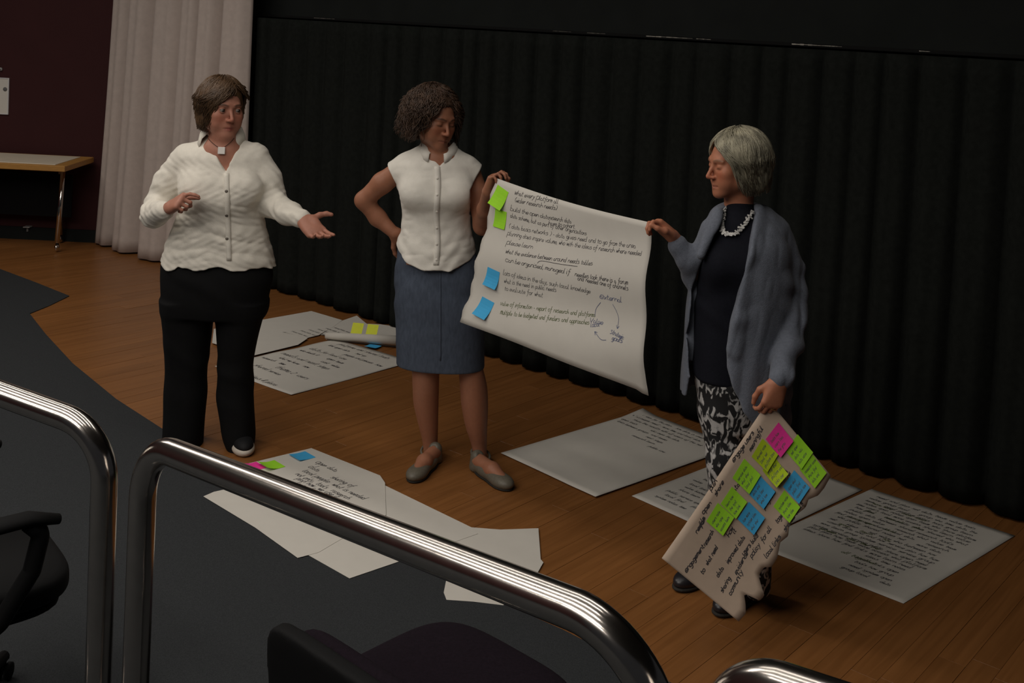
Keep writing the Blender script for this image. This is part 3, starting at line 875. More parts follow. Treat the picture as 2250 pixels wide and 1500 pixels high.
# long sheets in front, under the main handrail
poly_sheet('blank paper sheet lying on boards and carpet, nearest to the handrail on the right', [(1000, 1180), (1036, 1158), (1100, 1163), (1183, 1160), (1188, 1228), (1194, 1235), (1181, 1258), (1140, 1300), (1106, 1329), (1040, 1321), (981, 1317), (975, 1301), (980, 1276), (970, 1230)], .0062)
poly_sheet('long blank paper sheet reaching from the boards onto the carpet under the handrail', [(838, 1062), (1040, 1160), (1050, 1172), (862, 1238), (768, 1270), (674, 1217), (560, 1150)], .0074)
poly_sheet('white paper sheet on the carpet with its pointed left corner under the handrail', [(447, 1090), (470, 1080), (560, 1060), (790, 1160), (700, 1213), (654, 1225), (560, 1158)], .0086)
G1P = [(684, 984), (835, 1044), (846, 1060), (848, 1130), (830, 1160), (560, 1075), (532, 1021)]
o, q = poly_sheet('white written paper sheet with three sticky notes lying in front of the middle woman', G1P, .0100)
t0 = Fl(684, 984, .0100)
pen = Pen(lambda x, y: q(x, y), .0030, 11)
ex3, ey3 = np.array([E1[0], E1[1], 0]), np.array([-E2[0], -E2[1], 0])
def gxy(px, py):
    d = Fl(px, py, .0100) - t0; return d @ ex3, d @ ey3
for px, py, t in ((692, 1016, 'Open data'), (676, 1026, 'Data      sharing of'), (664, 1035, 'local people  what is needed'), (648, 1042, 'not only  tools  research'), (650, 1052, 'plan how  we use it'), (648, 1062, 'learn from each other'), (700, 1088, 'so WE get on')):
    x, y = gxy(px, py); pen.text(x, y, t, .016)
pen.build('handwriting', M['ink'], o)
Sg = lambda u, v: t0 + ex3 * u + ey3 * v
for px, py, m, lab, sz in ((682, 998, 'note_blue', 'blue sticky note on the sheet in front of the middle woman', .085), (615, 1018, 'note_green', 'creased green sticky note on the sheet in front of the middle woman', .088), (574, 1021, 'note_pink', 'pink sticky note on the floor sheet, half hidden by the handrail', .08)):
    x, y = gxy(px, py)
    note(lab, Sg, 1, 1, np.array([0, 0, 1.]), x, y, .1, M[m], size=sz, curl=.02 if m != 'note_blue' else .008, group='sticky notes on the floor sheet', lines=0)
# half rolled sheet by the curtain
o, q = poly_sheet('half rolled paper sheet with yellow sticky notes by the black curtain', [(705, 735), (752, 704), (784, 693), (796, 703), (806, 711), (835, 712), (868, 717), (900, 735), (905, 752), (870, 755), (800, 748)], .0072)
ra, rb = Fl(716, 741, .02), Fl(872, 757, .02)
rl = MB()
N = 40; sp = []
ax = (rb - ra) / np.linalg.norm(rb - ra); side = np.cross([0, 0, 1], ax)
for k in range(N + 1):                              # spiral section of the roll
    a = 2 * math.pi * 1.6 * k / N; r_ = .030 - .010 * k / N
    sp.append((math.cos(a - 1.57) * r_, math.sin(a - 1.57) * r_ + .030 + .0075))
V = []
for e, sc in ((0, .75), (.3, .9), (.6, 1), (1, 1.15)):
    for a, b in sp: V.append(ra + (rb - ra) * e + side * a * sc + np.array([0, 0, .0075 - ra[2] + (b - .0075) * sc]))
F = [(j * (N + 1) + i, j * (N + 1) + i + 1, (j + 1) * (N + 1) + i + 1, (j + 1) * (N + 1) + i) for j in range(3) for i in range(N)]
rr = add('rolled_edge', V, F, M['paper'], o); md = rr.modifiers.new('thickness', 'SOLIDIFY'); md.thickness = .0006
back = -side if side[1] < 0 else side
for f_, lab in ((.42, 'left of the two yellow sticky notes above the paper roll'), (.63, 'right of the two yellow sticky notes above the paper roll')):
    c = ra + (rb - ra) * f_ + back * .048
    Sx = lambda u, v, c=c: np.array([c[0], c[1], .112]) + ax * u - np.array([0, 0, .78]) * v - back * (.62 * v)
    note(lab, Sx, 1, 1, np.array([0, 0, .62]) - back * .78, 0, 0, 0, M['note_yellow'], size=.068, curl=.0, group='yellow sticky notes on the paper roll', lines=0)
c = ra + (rb - ra) * .72 - back * .05
Sx = lambda u, v, c=c: np.array([c[0], c[1], .0085]) + ax * u - back * v
note('blue sticky note peeping out beneath the paper roll', Sx, 1, 1, np.array([0, 0, 1.]), 0, -.04, .25, M['note_blue'], size=.076, curl=.006, lines=0)
# ------------------------------------------------------------------ smooth solid modelling: blended round shapes turned into one surface
V3 = lambda *a: np.array(a, float)
class Sh:
    """one shape: distance function, bounding ball, blend width, operation (u = add, s = cut, i = keep inside)"""
    def __init__(s, f, c, r, k=.02, op='u'): s.f, s.c, s.r, s.k, s.op = f, np.asarray(c, float), r, k, op
def rc(a, b, ra, rb=None, k=.02, op='u'):
    a, b = np.asarray(a, float), np.asarray(b, float); rb = ra if rb is None else rb
    ab = b - a; L2 = ab @ ab + 1e-12
    def f(P):
        q = P - a; t = np.clip(q @ ab / L2, 0, 1)
        return np.linalg.norm(q - t[:, None] * ab, axis=1) - (ra + (rb - ra) * t)
    return Sh(f, (a + b) / 2, np.sqrt(L2) / 2 + max(ra, rb), k, op)
def chain(pts, rad, k=.02, op='u'):
    return [rc(pts[i], pts[i + 1], rad[i], rad[i + 1], k, op) for i in range(len(pts) - 1)]
def ell(c, r, ax=None, k=.02, op='u'):
    c, r = np.asarray(c, float), np.asarray(r, float); A = np.eye(3) if ax is None else np.asarray(ax, float)
    def f(P):
        q = (P - c) @ A.T
        k0 = np.linalg.norm(q / r, axis=1); k1 = np.linalg.norm(q / (r * r), axis=1) + 1e-9
        return k0 * (k0 - 1) / k1
    return Sh(f, c, r.max(), k, op)
def loft(rows, k=.02, op='u', n=2.0, round_=.0, M_=None):
    """stack of oval sections; rows of (z, cx, cy, rx, ry), any order; n = squareness of the oval"""
    R = np.array(sorted(rows), float)
    z = R[:, 0]; zz = np.linspace(z[0], z[-1], 96)
    D = [zz]
    for j in range(1, 5):
        m = np.gradient(R[:, j], z) if len(z) > 2 else np.full(len(z), (R[-1, j] - R[0, j]) / (z[-1] - z[0]))
        i = np.clip(np.searchsorted(z, zz) - 1, 0, len(z) - 2); h = z[i + 1] - z[i]; t = (zz - z[i]) / h
        D.append((2 * t**3 - 3 * t**2 + 1) * R[i, j] + (t**3 - 2 * t**2 + t) * h * m[i] + (-2 * t**3 + 3 * t**2) * R[i + 1, j] + (t**3 - t**2) * h * m[i + 1])
    def f(P):
        pz = np.clip(P[:, 2], z[0], z[-1])
        cx, cy, rx, ry = (np.interp(pz, D[0], D[j]) for j in range(1, 5))
        x, y = P[:, 0] - cx, P[:, 1] - cy
        if n == 2.0:
            k0 = np.sqrt((x / rx) ** 2 + (y / ry) ** 2); k1 = np.sqrt((x / rx**2) ** 2 + (y / ry**2) ** 2) + 1e-6
            d = k0 * (k0 - 1) / k1
            d = np.where(k0 < .3, -np.minimum(rx, ry) * (1 - k0), d)
        else:
            k0 = (np.abs(x / rx) ** n + np.abs(y / ry) ** n) ** (1 / n)
            d = (k0 - 1) * np.minimum(rx, ry)
        e = np.maximum(z[0] - P[:, 2], P[:, 2] - z[-1])
        if round_: 
            dd = np.maximum(d + round_, 0); ee = np.maximum(e + round_, 0)
            return np.minimum(np.maximum(d + round_, e + round_), 0) + np.sqrt(dd**2 + ee**2) - round_
        return np.maximum(d, e)
    c = V3(R[:, 1].mean(), R[:, 2].mean(), (z[0] + z[-1]) / 2)
    r = np.sqrt((np.abs(R[:, 1] - c[0]) + R[:, 3]).max() ** 2 + (np.abs(R[:, 2] - c[1]) + R[:, 4]).max() ** 2 + ((z[-1] - z[0]) / 2) ** 2)
    return Sh(f, c, r, k, op)
def cut(f, k=.004, op='s'):
    """free-form cutter (no bounds)"""
    return Sh(f, (0, 0, 0), 1e9, k, op)
def evaluate(shapes, P, sel=None):
    d = np.full(len(P), 10.0)
    for s in (shapes if sel is None else sel):
        v = s.f(P); k = s.k
        if s.op == 'u':
            h = np.clip(.5 + .5 * (d - v) / k, 0, 1); d = d * (1 - h) + v * h - k * h * (1 - h)
        else:
            if s.op == 's': v = -v
            h = np.clip(.5 - .5 * (d - v) / k, 0, 1); d = d * (1 - h) + v * h + k * h * (1 - h)
    return d
def polygonise(shapes, h, disp=None, amp=0.0, B=14):
    """blocks near the surface only, then surface nets; returns verts, quads"""
    us = [s for s in shapes if s.op == 'u']
    lo = np.min([s.c - s.r - .02 for s in us], 0) - amp - 2 * h; hi = np.max([s.c + s.r + .02 for s in us], 0) + amp + 2 * h
    n = np.ceil((hi - lo) / h).astype(int) + 2; nb = np.ceil(n / B).astype(int)
    bi = np.stack(np.meshgrid(*[np.arange(q) for q in nb], indexing='ij'), -1).reshape(-1, 3)
    cen = lo + (bi + .5) * B * h; hd = B * h * .87
    d = evaluate(shapes, cen)
    act = bi[np.abs(d) < hd * 1.9 + amp + .012]
    g = np.arange(B + 1); G = np.stack(np.meshgrid(g, g, g, indexing='ij'), -1).reshape(-1, 3)
    dims = nb * B + 2
    lid = lambda c: (c[..., 0] * dims[1] + c[..., 1]) * dims[2] + c[..., 2]
    ids, pos, quads = [], [], []
    cor = np.array([(x, y, z) for x in (0, 1) for y in (0, 1) for z in (0, 1)])
    edges = [(a, b) for a in range(8) for b in range(a + 1, 8) if bin(a ^ b).count('1') == 1]
    for b in act:
        base = b * B; P = lo + (base + G) * h; c = lo + (base + B / 2) * h
        sel = [s for s in shapes if s.op == 'i' or s.r > 1e8 or np.linalg.norm(s.c - c) < s.r + hd + s.k + .03 + amp]
        if not any(s.op == 'u' for s in sel): continue
        v = evaluate(None, P, sel)
        if disp is not None: v = v + disp(P)
        if v.min() > 0 or v.max() < 0: continue
        F = v.reshape(B + 1, B + 1, B + 1); ins = F < 0
        # cells
        cs = np.stack([ins[x:B + x, y:B + y, z:B + z] for x, y, z in cor], -1)
        sm = cs.sum(-1); cell = np.argwhere((sm > 0) & (sm < 8))
        if len(cell):
            cv = np.stack([F[cell[:, 0] + x, cell[:, 1] + y, cell[:, 2] + z] for x, y, z in cor], -1)
            acc = np.zeros((len(cell), 3)); cnt = np.zeros(len(cell))
            for a, e in edges:
                x = (cv[:, a] < 0) != (cv[:, e] < 0)
                t = np.where(x, cv[:, a] / (cv[:, a] - cv[:, e] + 1e-20), 0)
                acc += np.where(x[:, None], cor[a] + t[:, None] * (cor[e] - cor[a]), 0); cnt += x
            pos.append(lo + (base + cell + acc / cnt[:, None]) * h); ids.append(lid(base + cell))
        for ax in range(3):
            e = [B, B, B]
            s0 = ins[:B, :B, :B]; s1 = ins[(slice(1, B + 1) if ax == 0 else slice(0, B)), (slice(1, B + 1) if ax == 1 else slice(0, B)), (slice(1, B + 1) if ax == 2 else slice(0, B))]
            ch = np.argwhere(s0 != s1)
            if not len(ch): continue
            u, w = (ax + 1) % 3, (ax + 2) % 3
            q = base + ch; du, dw = np.eye(3, dtype=int)[u], np.eye(3, dtype=int)[w]
            Q = np.stack([lid(q - du - dw), lid(q - dw), lid(q), lid(q - du)], -1)
            fl = s0[ch[:, 0], ch[:, 1], ch[:, 2]]
            Q[~fl] = Q[~fl][:, ::-1]
            quads.append(Q)
    ids, pos, quads = np.concatenate(ids), np.concatenate(pos), np.concatenate(quads)
    o = np.argsort(ids); ids, pos = ids[o], pos[o]
    k = np.searchsorted(ids, quads); k = np.clip(k, 0, len(ids) - 1)
    ok = (ids[k] == quads).all(1)
    return pos, k[ok]
def relax(V, Q, it=2, f=.5):
    n = len(V)
    for _ in range(it):
        acc = np.zeros((n, 3)); cnt = np.zeros(n)
        for a, b in ((0, 1), (1, 2), (2, 3), (3, 0)):
            for x, y in ((a, b), (b, a)):
                for j in range(3): acc[:, j] += np.bincount(Q[:, x], V[Q[:, y], j], n)
                cnt += np.bincount(Q[:, x], minlength=n)
        V = V * (1 - f) + f * acc / np.maximum(cnt, 1)[:, None]
    return V
def solid(name, shapes, h, m, parent, disp=None, amp=0.0, it=1, tint=None):
    V, Q = polygonise(shapes, h, disp, amp)
    V = relax(V, Q, it)
    o = add(name, V, Q, m, parent)
    if tint is not None:
        c = tint(V)
        a = o.data.attributes.new('tint', 'FLOAT_COLOR', 'POINT')
        a.data.foreach_set('color', np.c_[c, np.ones(len(c))].astype(np.float32).ravel())
    return o
def waves(P, dirs, seed=0):
    """soft pseudo-random ripples; dirs = list of (wave vector, amplitude)"""
    r = np.random.default_rng(seed); out = 0
    w = .35 * np.sin(P @ r.normal(size=3) * 9 + 1) + .35 * np.sin(P @ r.normal(size=3) * 14 + 2)
    for kv, a in dirs:
        kv = np.asarray(kv, float)
        wob = w * r.uniform(1.2, 2.4) + r.uniform(0, 6)
        mask = .5 + .5 * np.sin(P @ r.normal(size=3) * 7 + r.uniform(0, 6))
        s = np.sin(P @ kv + wob * 1.6)
        out = out + a * mask * (s + .35 * np.sin(2 * (P @ kv) + 2.2 * wob))
    return out

def crumple(P, scale, seed=0, ridge=True):
    """soft creases: lattice noise in space, stretched by scale (per axis frequency)"""
    Q = P * np.asarray(scale, float) + seed * 17.3
    I = np.floor(Q).astype(np.int64); f = Q - I; f = f * f * (3 - 2 * f); out = 0
    for dx in (0, 1):
        for dy in (0, 1):
            for dz in (0, 1):
                h = ((I[:, 0] + dx) * 73856093) ^ ((I[:, 1] + dy) * 19349663) ^ ((I[:, 2] + dz) * 83492791)
                h = (h * 2654435761 + seed * 97) & 0xffffff
                h = (h ^ (h >> 11)) * 40503 & 0xffff
                out = out + h / 65535. * (f[:, 0] if dx else 1 - f[:, 0]) * (f[:, 1] if dy else 1 - f[:, 1]) * (f[:, 2] if dz else 1 - f[:, 2])
    return (1 - 2 * np.abs(out * 2 - 1)) if ridge else out * 2 - 1
# ------------------------------------------------------------------ head and hand
def axes(yaw, pitch, roll):
    """rows x (to the person's left in the photo's sense: image right when facing us), y forward, z up; yaw 0 = towards the camera, + = to image right; pitch + = looks down"""
    cy, sy = math.cos(yaw), math.sin(yaw)
    y = V3(sy, -cy, 0); x = V3(cy, sy, 0); z = V3(0, 0, 1)
    cp, sp = math.cos(pitch), math.sin(pitch)
    y, z = y * cp - z * sp, z * cp + y * sp
    cr, sr = math.cos(roll), math.sin(roll)
    x, z = x * cr - z * sr, z * cr + x * sr
    return np.array([x, y, z])
class Head:
    def __init__(s, c, size, yaw, pitch, roll, jaw=1.0, closed=False, nose=1.0, width=1.0):
        s.c, s.k, s.A, s.closed = np.asarray(c, float), size / .225, axes(yaw, pitch, roll), closed
        s.jaw, s.nose, s.wd = jaw, nose, width
    def w(s, x, y, z): return s.c + (V3(x * s.wd, y, z) * s.k) @ s.A
    def loc(s, P): 
        q = ((P - s.c) @ s.A.T) / s.k; q[:, 0] /= s.wd; return q
    def shapes(s, neck, rneck):
        k, w, A, J = s.k, s.w, s.A, s.jaw
        def e(c, r, kk=.02, op='u'): return ell(w(*c), np.array(r) * k, A, kk * k, op)
        def t(a, b, ra, rb=None, kk=.015, op='u'): return rc(w(*a), w(*b), ra * k, (ra if rb is None else rb) * k, kk * k, op)
        L = [e((0, -.014, .032), (.073, .092, .082)), e((0, .030, -.018), (.060, .058, .083), .03)]
        for q in (-1, 1):
            L += [t((q * .046 * J, .006, -.056), (q * .014, .066, -.094), .024 * J, .018, .03),
                  e((q * .040, .060, -.024), (.024, .022, .024), .022), e((q * .036, .058, -.058), (.022 * J, .020, .024), .02)]
        L += [e((0, .078, -.100), (.020, .015, .015), .014), t((-.032, .077, .024), (.032, .077, .024), .009, .009, .018), e((0, .066, -.066), (.031, .0265, .032), .016)]
        if J > 1.05: L += [e((0, .040, -.112), (.042, .040, .022), .03)]
        for q in (-1, 1): L += [e((q * .032, .096, .004), (.019, .017, .012), .014, 's')]
        for q in (-1, 1):
            L += [e((q * .0315, .0735, .003), (.0152, .0130, .0120), .006)]
            L += [t((q * .048, .071, .021), (q * .016, .086, .022), .0035, .0045, .010)]
        n = s.nose
        L += [t((0, .085, .010), (0, .091 + .022 * n, -.031), .0066, .0080, .010), e((0, .092 + .012 * n, -.036), (.0120, .011, .007), .006)]
        for q in (-1, 1): L += [e((q * .0115, .094, -.037), (.0065, .009, .0065), .006)]
        for q in (-1, 1):
            L += [t((0, .0905, -.0660), (q * .021, .0815, -.0695), .0050, .0030, .004), t((0, .0895, -.0760), (q * .018, .0820, -.0730), .0056, .0030, .005)]
        L += [t((0, .0965, -.0708), (.022, .0860, -.0712), .0024, .0020, .003, 's'), t((0, .0965, -.0708), (-.022, .0860, -.0712), .0024, .0020, .003, 's')]
        for q in (-1, 1): L += [e((q * .074, -.010, -.008), (.009, .020, .031), .008)]
        L += [rc(w(0, -.022, -.050), neck, .052 * k, rneck, .03)]
        return L
    def tint(s, base, lip=(146, 80, 70), brow=(70, 50, 38)):
        b, l, br = (np.array(lin(c)[:3]) for c in (base, lip, brow))
        rosy = b * np.array([1.12, .86, .80])
        def f(P):
            q = s.loc(P.copy()); C = np.repeat(b[None], len(P), 0)
            def mix(C, col, m): m = np.clip(m, 0, 1)[:, None]; return C * (1 - m) + col * m
            x = np.abs(q[:, 0]); front = q[:, 1] > .03
            C = mix(C, rosy, front * .7 * np.exp(-(((x - .038) / .02) ** 2 + ((q[:, 2] + .03) / .022) ** 2)))
            C = mix(C, rosy, front * .6 * np.exp(-((x / .014) ** 2 + ((q[:, 2] + .036) / .016) ** 2)))
            C = mix(C, l, (q[:, 1] > .07) * np.clip(1.5 - 1.2 * np.sqrt((x / .021) ** 2 + ((q[:, 2] + .0712) / .0105) ** 2), 0, 1))
            zb = .023 + .004 * np.sin(np.clip((x - .014) / .04, 0, 1) * 3.14)
            C = mix(C, br, (q[:, 1] > .05) * np.clip(1.4 - np.sqrt(((x - .032) / .021) ** 4 + ((q[:, 2] - zb) / .0042) ** 2), 0, .85))
            if s.closed:   # lash line of a lowered lid
                C = mix(C, br * .7, (q[:, 1] > .06) * np.clip(1.3 - np.sqrt(((x - .0315) / .014) ** 4 + ((q[:, 2] + .0035 + .12 * np.abs(x - .0315)) / .0022) ** 2), 0, .9))
            return C
        return f
    def eyes(s, body, look=(0, 0)):
        """eyeballs just proud of the socket with iris; upper lids come from the lid fold"""
        for q in (-1, 1):
            c = s.w(q * .0315, .0765, .0025); r = .0128 * s.k
            MB().sphere(c, r, 16, 10, s.A).build('eye', M['eye'], body)
            d = (s.A[1] + s.A[0] * look[0] + s.A[2] * look[1]); d /= np.linalg.norm(d)
            MB().sphere(c + d * r * .56, r * .60, 12, 8).build('iris', M['iris'], body)
            # lids
            for up in (1, -1):
                V, n, m = [], 13, 5
                for j in range(m):
                    for i in range(n):
                        a = math.pi * (i / (n - 1)) ; b = (math.radians(36 if up > 0 else 30) + j * math.radians(17)) * up
                        p = s.A[0] * math.cos(a) * math.cos(b * .4) + (s.A[1] * math.cos(b) + s.A[2] * math.sin(b)) * math.sin(a)
                        V.append(c + p * r * 1.10)
                F = [(j * n + i, j * n + i + 1, j * n + n + i + 1, j * n + n + i) for j in range(m - 1) for i in range(n - 1)]
                o = add('eyelid', V, F, s.lid, body)
                a = o.data.attributes.new('tint', 'FLOAT_COLOR', 'POINT')
                col = np.array(s.lidcol)
                a.data.foreach_set('color', np.tile(np.r_[col, 1], len(V)).astype(np.float32))
                o.modifiers.new('thickness', 'SOLIDIFY').thickness = .0012
class Hand:
    """f = along the fingers, n = out of the back of the hand, thumb side t = given by side sign"""
    def __init__(s, wrist, f, n, size=.175, side=1):
        s.w = np.asarray(wrist, float); f = np.asarray(f, float); s.f = f / np.linalg.norm(f)
        n = np.asarray(n, float); n = n - s.f * (n @ s.f); s.n = n / np.linalg.norm(n); s.t = np.cross(s.f, s.n) * side; s.k = size / .175
    def p(s, a, t, n): return s.w + (s.f * a + s.t * t + s.n * n) * s.k
    def shapes(s, curls, thumb, spread=.06, tl=1.0):
        k = s.k; L = []; r = lambda x: x * k
        kn = [(.083, .030), (.087, .010), (.083, -.010), (.075, -.028)]
        for (a, t) in kn: L.append(rc(s.p(.012, t * .55, 0), s.p(a, t, .001), r(.0165), r(.0118), .016 * k))
        L.append(ell(s.p(.045, 0, -.004), np.array([.040, .034, .014]) * k, np.array([s.f, s.t, s.n]), .015 * k))
        L.append(ell(s.p(.030, .024, -.010), np.array([.030, .016, .014]) * k, np.array([s.f, s.t, s.n]), .012 * k))
        ln = [.068, .076, .070, .054]; rd = [.0086, .0089, .0084, .0074]
        s.tips = []
        for i, (a, t) in enumerate(kn):
            c = curls[i]; p = s.p(a, t, 0); ang = 0; sp = (1.5 - i) * spread
            for j, (fr, rr) in enumerate(((.46, 1.0), (.30, .92), (.24, .82))):
                ang += c[j]
                d = (s.f * math.cos(sp) + s.t * math.sin(sp)) * math.cos(ang) - s.n * math.sin(ang)
                q = p + d * ln[i] * fr * k
                L.append(rc(p, q, rd[i] * rr * k, rd[i] * (rr - .1) * k, .0035 * k)); p = q
            s.tips.append((p, d, rd[i] * .8 * k))
        p = s.p(.018, .026, -.006)
        for (d, l, r0, r1) in ((thumb[0], .042, .0135, .0115), (thumb[1], .033, .0110, .0098), (thumb[2], .026, .0098, .0078)):
            d = s.f * d[0] + s.t * d[1] + s.n * d[2]; d /= np.linalg.norm(d); q = p + d * l * k * tl
            L.append(rc(p, q, r0 * k, r1 * k, .006 * k)); p = q
        s.thumbtip = p; s.tips.append((p, d, .008 * k))
        return L
def px_rows(rows, Y):
    """sections measured in the photo: (y, x left, x right, half depth, shift in depth) at depth Y"""
    out = []
    for r in rows:
        y, xl, xr, dep = r[:4]; sh = r[4] if len(r) > 4 else 0
        p = Pt((xl + xr) / 2, y, Y + sh)
        out.append((p[2], p[0], p[1], (xr - xl) / 2 * (Y + sh) / F_PX, dep))
    return out
def surf_point(o, origin, direction):
    """where a ray meets a mesh object (world position)"""
    off = Vector(rootpos(o))
    bvh = BVHTree.FromPolygons([v.co + off for v in o.data.vertices], [tuple(p.vertices) for p in o.data.polygons])
    return lambda a, d: bvh.ray_cast(Vector(a), Vector(d))
def caster(*objs):
    vs, fs = [], []
    for o in objs:
        off = Vector(rootpos(o)); k = len(vs)
        vs += [v.co + off for v in o.data.vertices]; fs += [tuple(i + k for i in p.vertices) for p in o.data.polygons]
    return BVHTree.FromPolygons(vs, fs)
def on_surface(b, px, py):
    """(point, normal) where the sight line of a photo position meets a surface"""
    d = Pt(px, py, 1) - C_O; d /= np.linalg.norm(d)
    h = b.ray_cast(Vector(C_O), Vector(d))
    return (np.array(h[0]), np.array(h[1])) if h[0] is not None else (None, None)
def patch(b, outline, lift, thick):
    """small cloth piece (collar, placket) lying on a surface: outline rows of photo positions, each row left to right"""
    V = []
    for row in outline:
        for px, py in row:
            p, n = on_surface(b, px, py)
            if p is None: return None
            if n @ (C_O - p) < 0: n = -n
            V.append(p + n * lift)
    W = len(outline[0]); H = len(outline)
    F = [(j * W + i, (j + 1) * W + i, (j + 1) * W + i + 1, j * W + i + 1) for j in range(H - 1) for i in range(W - 1)]
    return V, F
def add_patch(name, b, outline, m, parent, lift=.004, thick=.003):
    r = patch(b, outline, lift, thick)
    if r is None: print('patch missed', name); return None
    o = add(name, r[0], r[1], m, parent); md = o.modifiers.new('thickness', 'SOLIDIFY'); md.thickness = thick; md.offset = 0
    return o
def collar(parent, m, c, rx, ry, prof, q):
    """one half of a folded shirt collar round the neck: rows of (angle from the back, stand height, fall length)"""
    V = []; A = np.array([p[0] for p in prof]); n = 14
    for i in range(n):
        a = A[0] + (A[-1] - A[0]) * i / (n - 1)
        hgt, fl = np.interp(a, A, [p[1] for p in prof]), np.interp(a, A, [p[2] for p in prof])
        d = V3(q * -math.sin(a), -math.cos(a), 0)            # -pi = back of the neck, 0 = front
        base = c + d * V3(rx, ry, 0)
        tip = max(0, (a + 1.0) / .6)
        for r_, z_ in ((0, hgt * .3), (.001, hgt), (.005, hgt + .003), (.011, hgt - .002), (.34 * fl + .006, hgt * .5 - .16 * fl), (fl * .58, -.52 * fl - .012 * tip)):
            V.append(base + d * r_ + V3(0, 0, z_))
    F = [(i * 6 + j, i * 6 + j + 1, i * 6 + j + 7, i * 6 + j + 6) for i in range(n - 1) for j in range(5)]
    o = add('collar', V, F, m, parent); md = o.modifiers.new('thickness', 'SOLIDIFY'); md.thickness = .003; md.offset = 0
    return o
def locks(paths, rad, nseg=9, n=5, flat=.55):
    """hair strands: tapering tubes along the given paths, one mesh"""
    mb = MB()
    for p in paths:
        m = len(p); rr = rad if not callable(rad) else rad()
        r = [rr * (.35 + .65 * math.sin(math.pi * min(1, (i / (m - 1)) * .82 + .16))) for i in range(m)]
        mb.tube(p, r, n, cap=True)
    return mb
# ------------------------------------------------------------------ hair builders
def head_shell(hd, th, az, r=(.088, .106, .098), c=(0, -.020, .036)):
    """point on the hair volume: th from the crown (0) downwards, az 0 = forehead, + = image right side"""
    st = math.sin(th)
    return V3(c[0] + r[0] * st * math.sin(az), c[1] + r[1] * st * math.cos(az), c[2] + r[2] * math.cos(th))
def hair_paths(hd, n, th0, thend, sweep, rnd, r, c, jitter=.006, wave=0.0, freq=9, drop=0.0, m=10, skip=None, curl=0.0, fl=0.0, bulge=0.0, layers=(1.0,)):
    out = []
    while len(out) < n:
        az = rnd.uniform(-math.pi, math.pi); e = thend(max(-3.1, min(3.1, az + sweep(az))))
        t0 = th0 + rnd.random() ** .7 * .75
        if t0 > e - .25: continue
        ph = rnd.uniform(0, 6); P = []; ok = True; rj = rnd.uniform(.97, 1.06); cr = curl * rnd.uniform(.6, 1.3); cf = rnd.uniform(2.2, 3.6)
        e2 = e * rnd.uniform(.92, 1.05) * rnd.choice(layers)
        if t0 > e2 - .25: continue
        for i in range(m):
            s_ = i / (m - 1); th = t0 + (e2 - t0) * s_
            a = az + sweep(az) * s_ + wave * math.sin(freq * s_ + ph)
            th_c = min(th, 1.75)
            q = head_shell(hd, th_c, a, r, c)
            d = V3(math.sin(a), math.cos(a), 0)
            q = c + (q - c) * rj
            if th > 1.75: q = q + V3(0, 0, -(th - 1.75) * .16) - d * (th - 1.75) * .05 * drop
            q = q + d * (fl * max(0, s_ - .7) ** 2 + bulge * min(1, max(0, (th - .9) / .8)))
            if cr:
                up = V3(0, 0, 1); b = np.cross(d, up)
                q = q + (d * math.cos(cf * 6.28 * s_ + ph) + b * math.sin(cf * 6.28 * s_ + ph)) * cr
            if i and skip and skip(q): break
            P.append(hd.w(q[0] / hd.wd, q[1], q[2]))
        if len(P) > 3: out.append(P)
    return out
def add_hair(hd, parent, shapes, h, m, disp, amp, paths, rad, name='hair'):
    V, Q = polygonise(shapes, h, disp, amp); V = relax(V, Q, 1)
    mb = locks(paths, rad, n=4)
    n = len(V)
    F = [tuple(q) for q in Q] + [tuple(i + n for i in f) for f in mb.f]
    return add(name, np.r_[V, np.array(mb.v)], F, m, parent)
def legs_under(rows): return loft([(z, cx, cy, rx * .82, ry * .82) for z, cx, cy, rx, ry in rows])

# ================================================================== left woman: white linen shirt, black trousers
Y = 4.90
p1 = empty('person', tuple(Fl(470, 992)), 'woman with short brown hair, long-sleeved white shirt and black trousers, gesturing with open hand', 'person')
sk1 = (174, 120, 100)
hd = Head(Pt(488, 238, Y - .02), .238, .66, .06, .03, jaw=1.10, width=1.05, nose=.85)
rowsS = px_rows([(292, 459, 523, .060, .02), (304, 450, 536, .066, .02), (312, 434, 550, .078, .02), (322, 412, 566, .094, .01), (336, 398, 577, .108), (362, 394, 583, .128), (400, 391, 584, .150, -.01), (432, 392, 583, .158, -.015), (470, 389, 583, .148, -.005),
                 (512, 376, 592, .152), (550, 362, 602, .162), (600, 345, 612, .172)], Y)
# -- arms (joints measured in the photo, depths estimated)
shL, shR = Pt(404, 350, Y + .01), Pt(566, 348, Y + .01)
elL, wrL = Pt(352, 446, Y + .02), Pt(374, 456, Y - .24)
elR, wrR = Pt(600, 446, Y - .02), Pt(664, 482, Y - .20)
hl = Hand(wrL, (.62, -.55, .42), (-.30, -.55, .70), .182, -1)
hr = Hand(Pt(668, 484, Y - .21), (.66, -.50, -.42), (-.20, .66, -.66), .192, 1)
hip = Pt(478, 600, Y)
trow = [(535, 374, 588, .135), (575, 358, 598, .150), (600, 353, 600, .162), (640, 354, 594, .165), (668, 356, 588, .160), (688, 357, 582, .150)]
legL = [(660, 356, 472, .125), (690, 358, 468, .120), (740, 362, 463, .108), (800, 363, 456, .095), (860, 361, 453, .090), (920, 360, 449, .090), (977, 357, 445, .095)]
legR = [(660, 470, 588, .125), (690, 474, 580, .120), (740, 478, 566, .108), (800, 480, 556, .095), (860, 477, 557, .090), (920, 484, 560, .090), (968, 494, 560, .095), (980, 500, 558, .095)]
rT, rL, rR = px_rows(trow, Y), px_rows(legL, Y), px_rows(legR, Y)
inner = [(z, cx, cy, max(rx - .022, .03), max(ry - .022, .03)) for z, cx, cy, rx, ry in rowsS[:-2]]
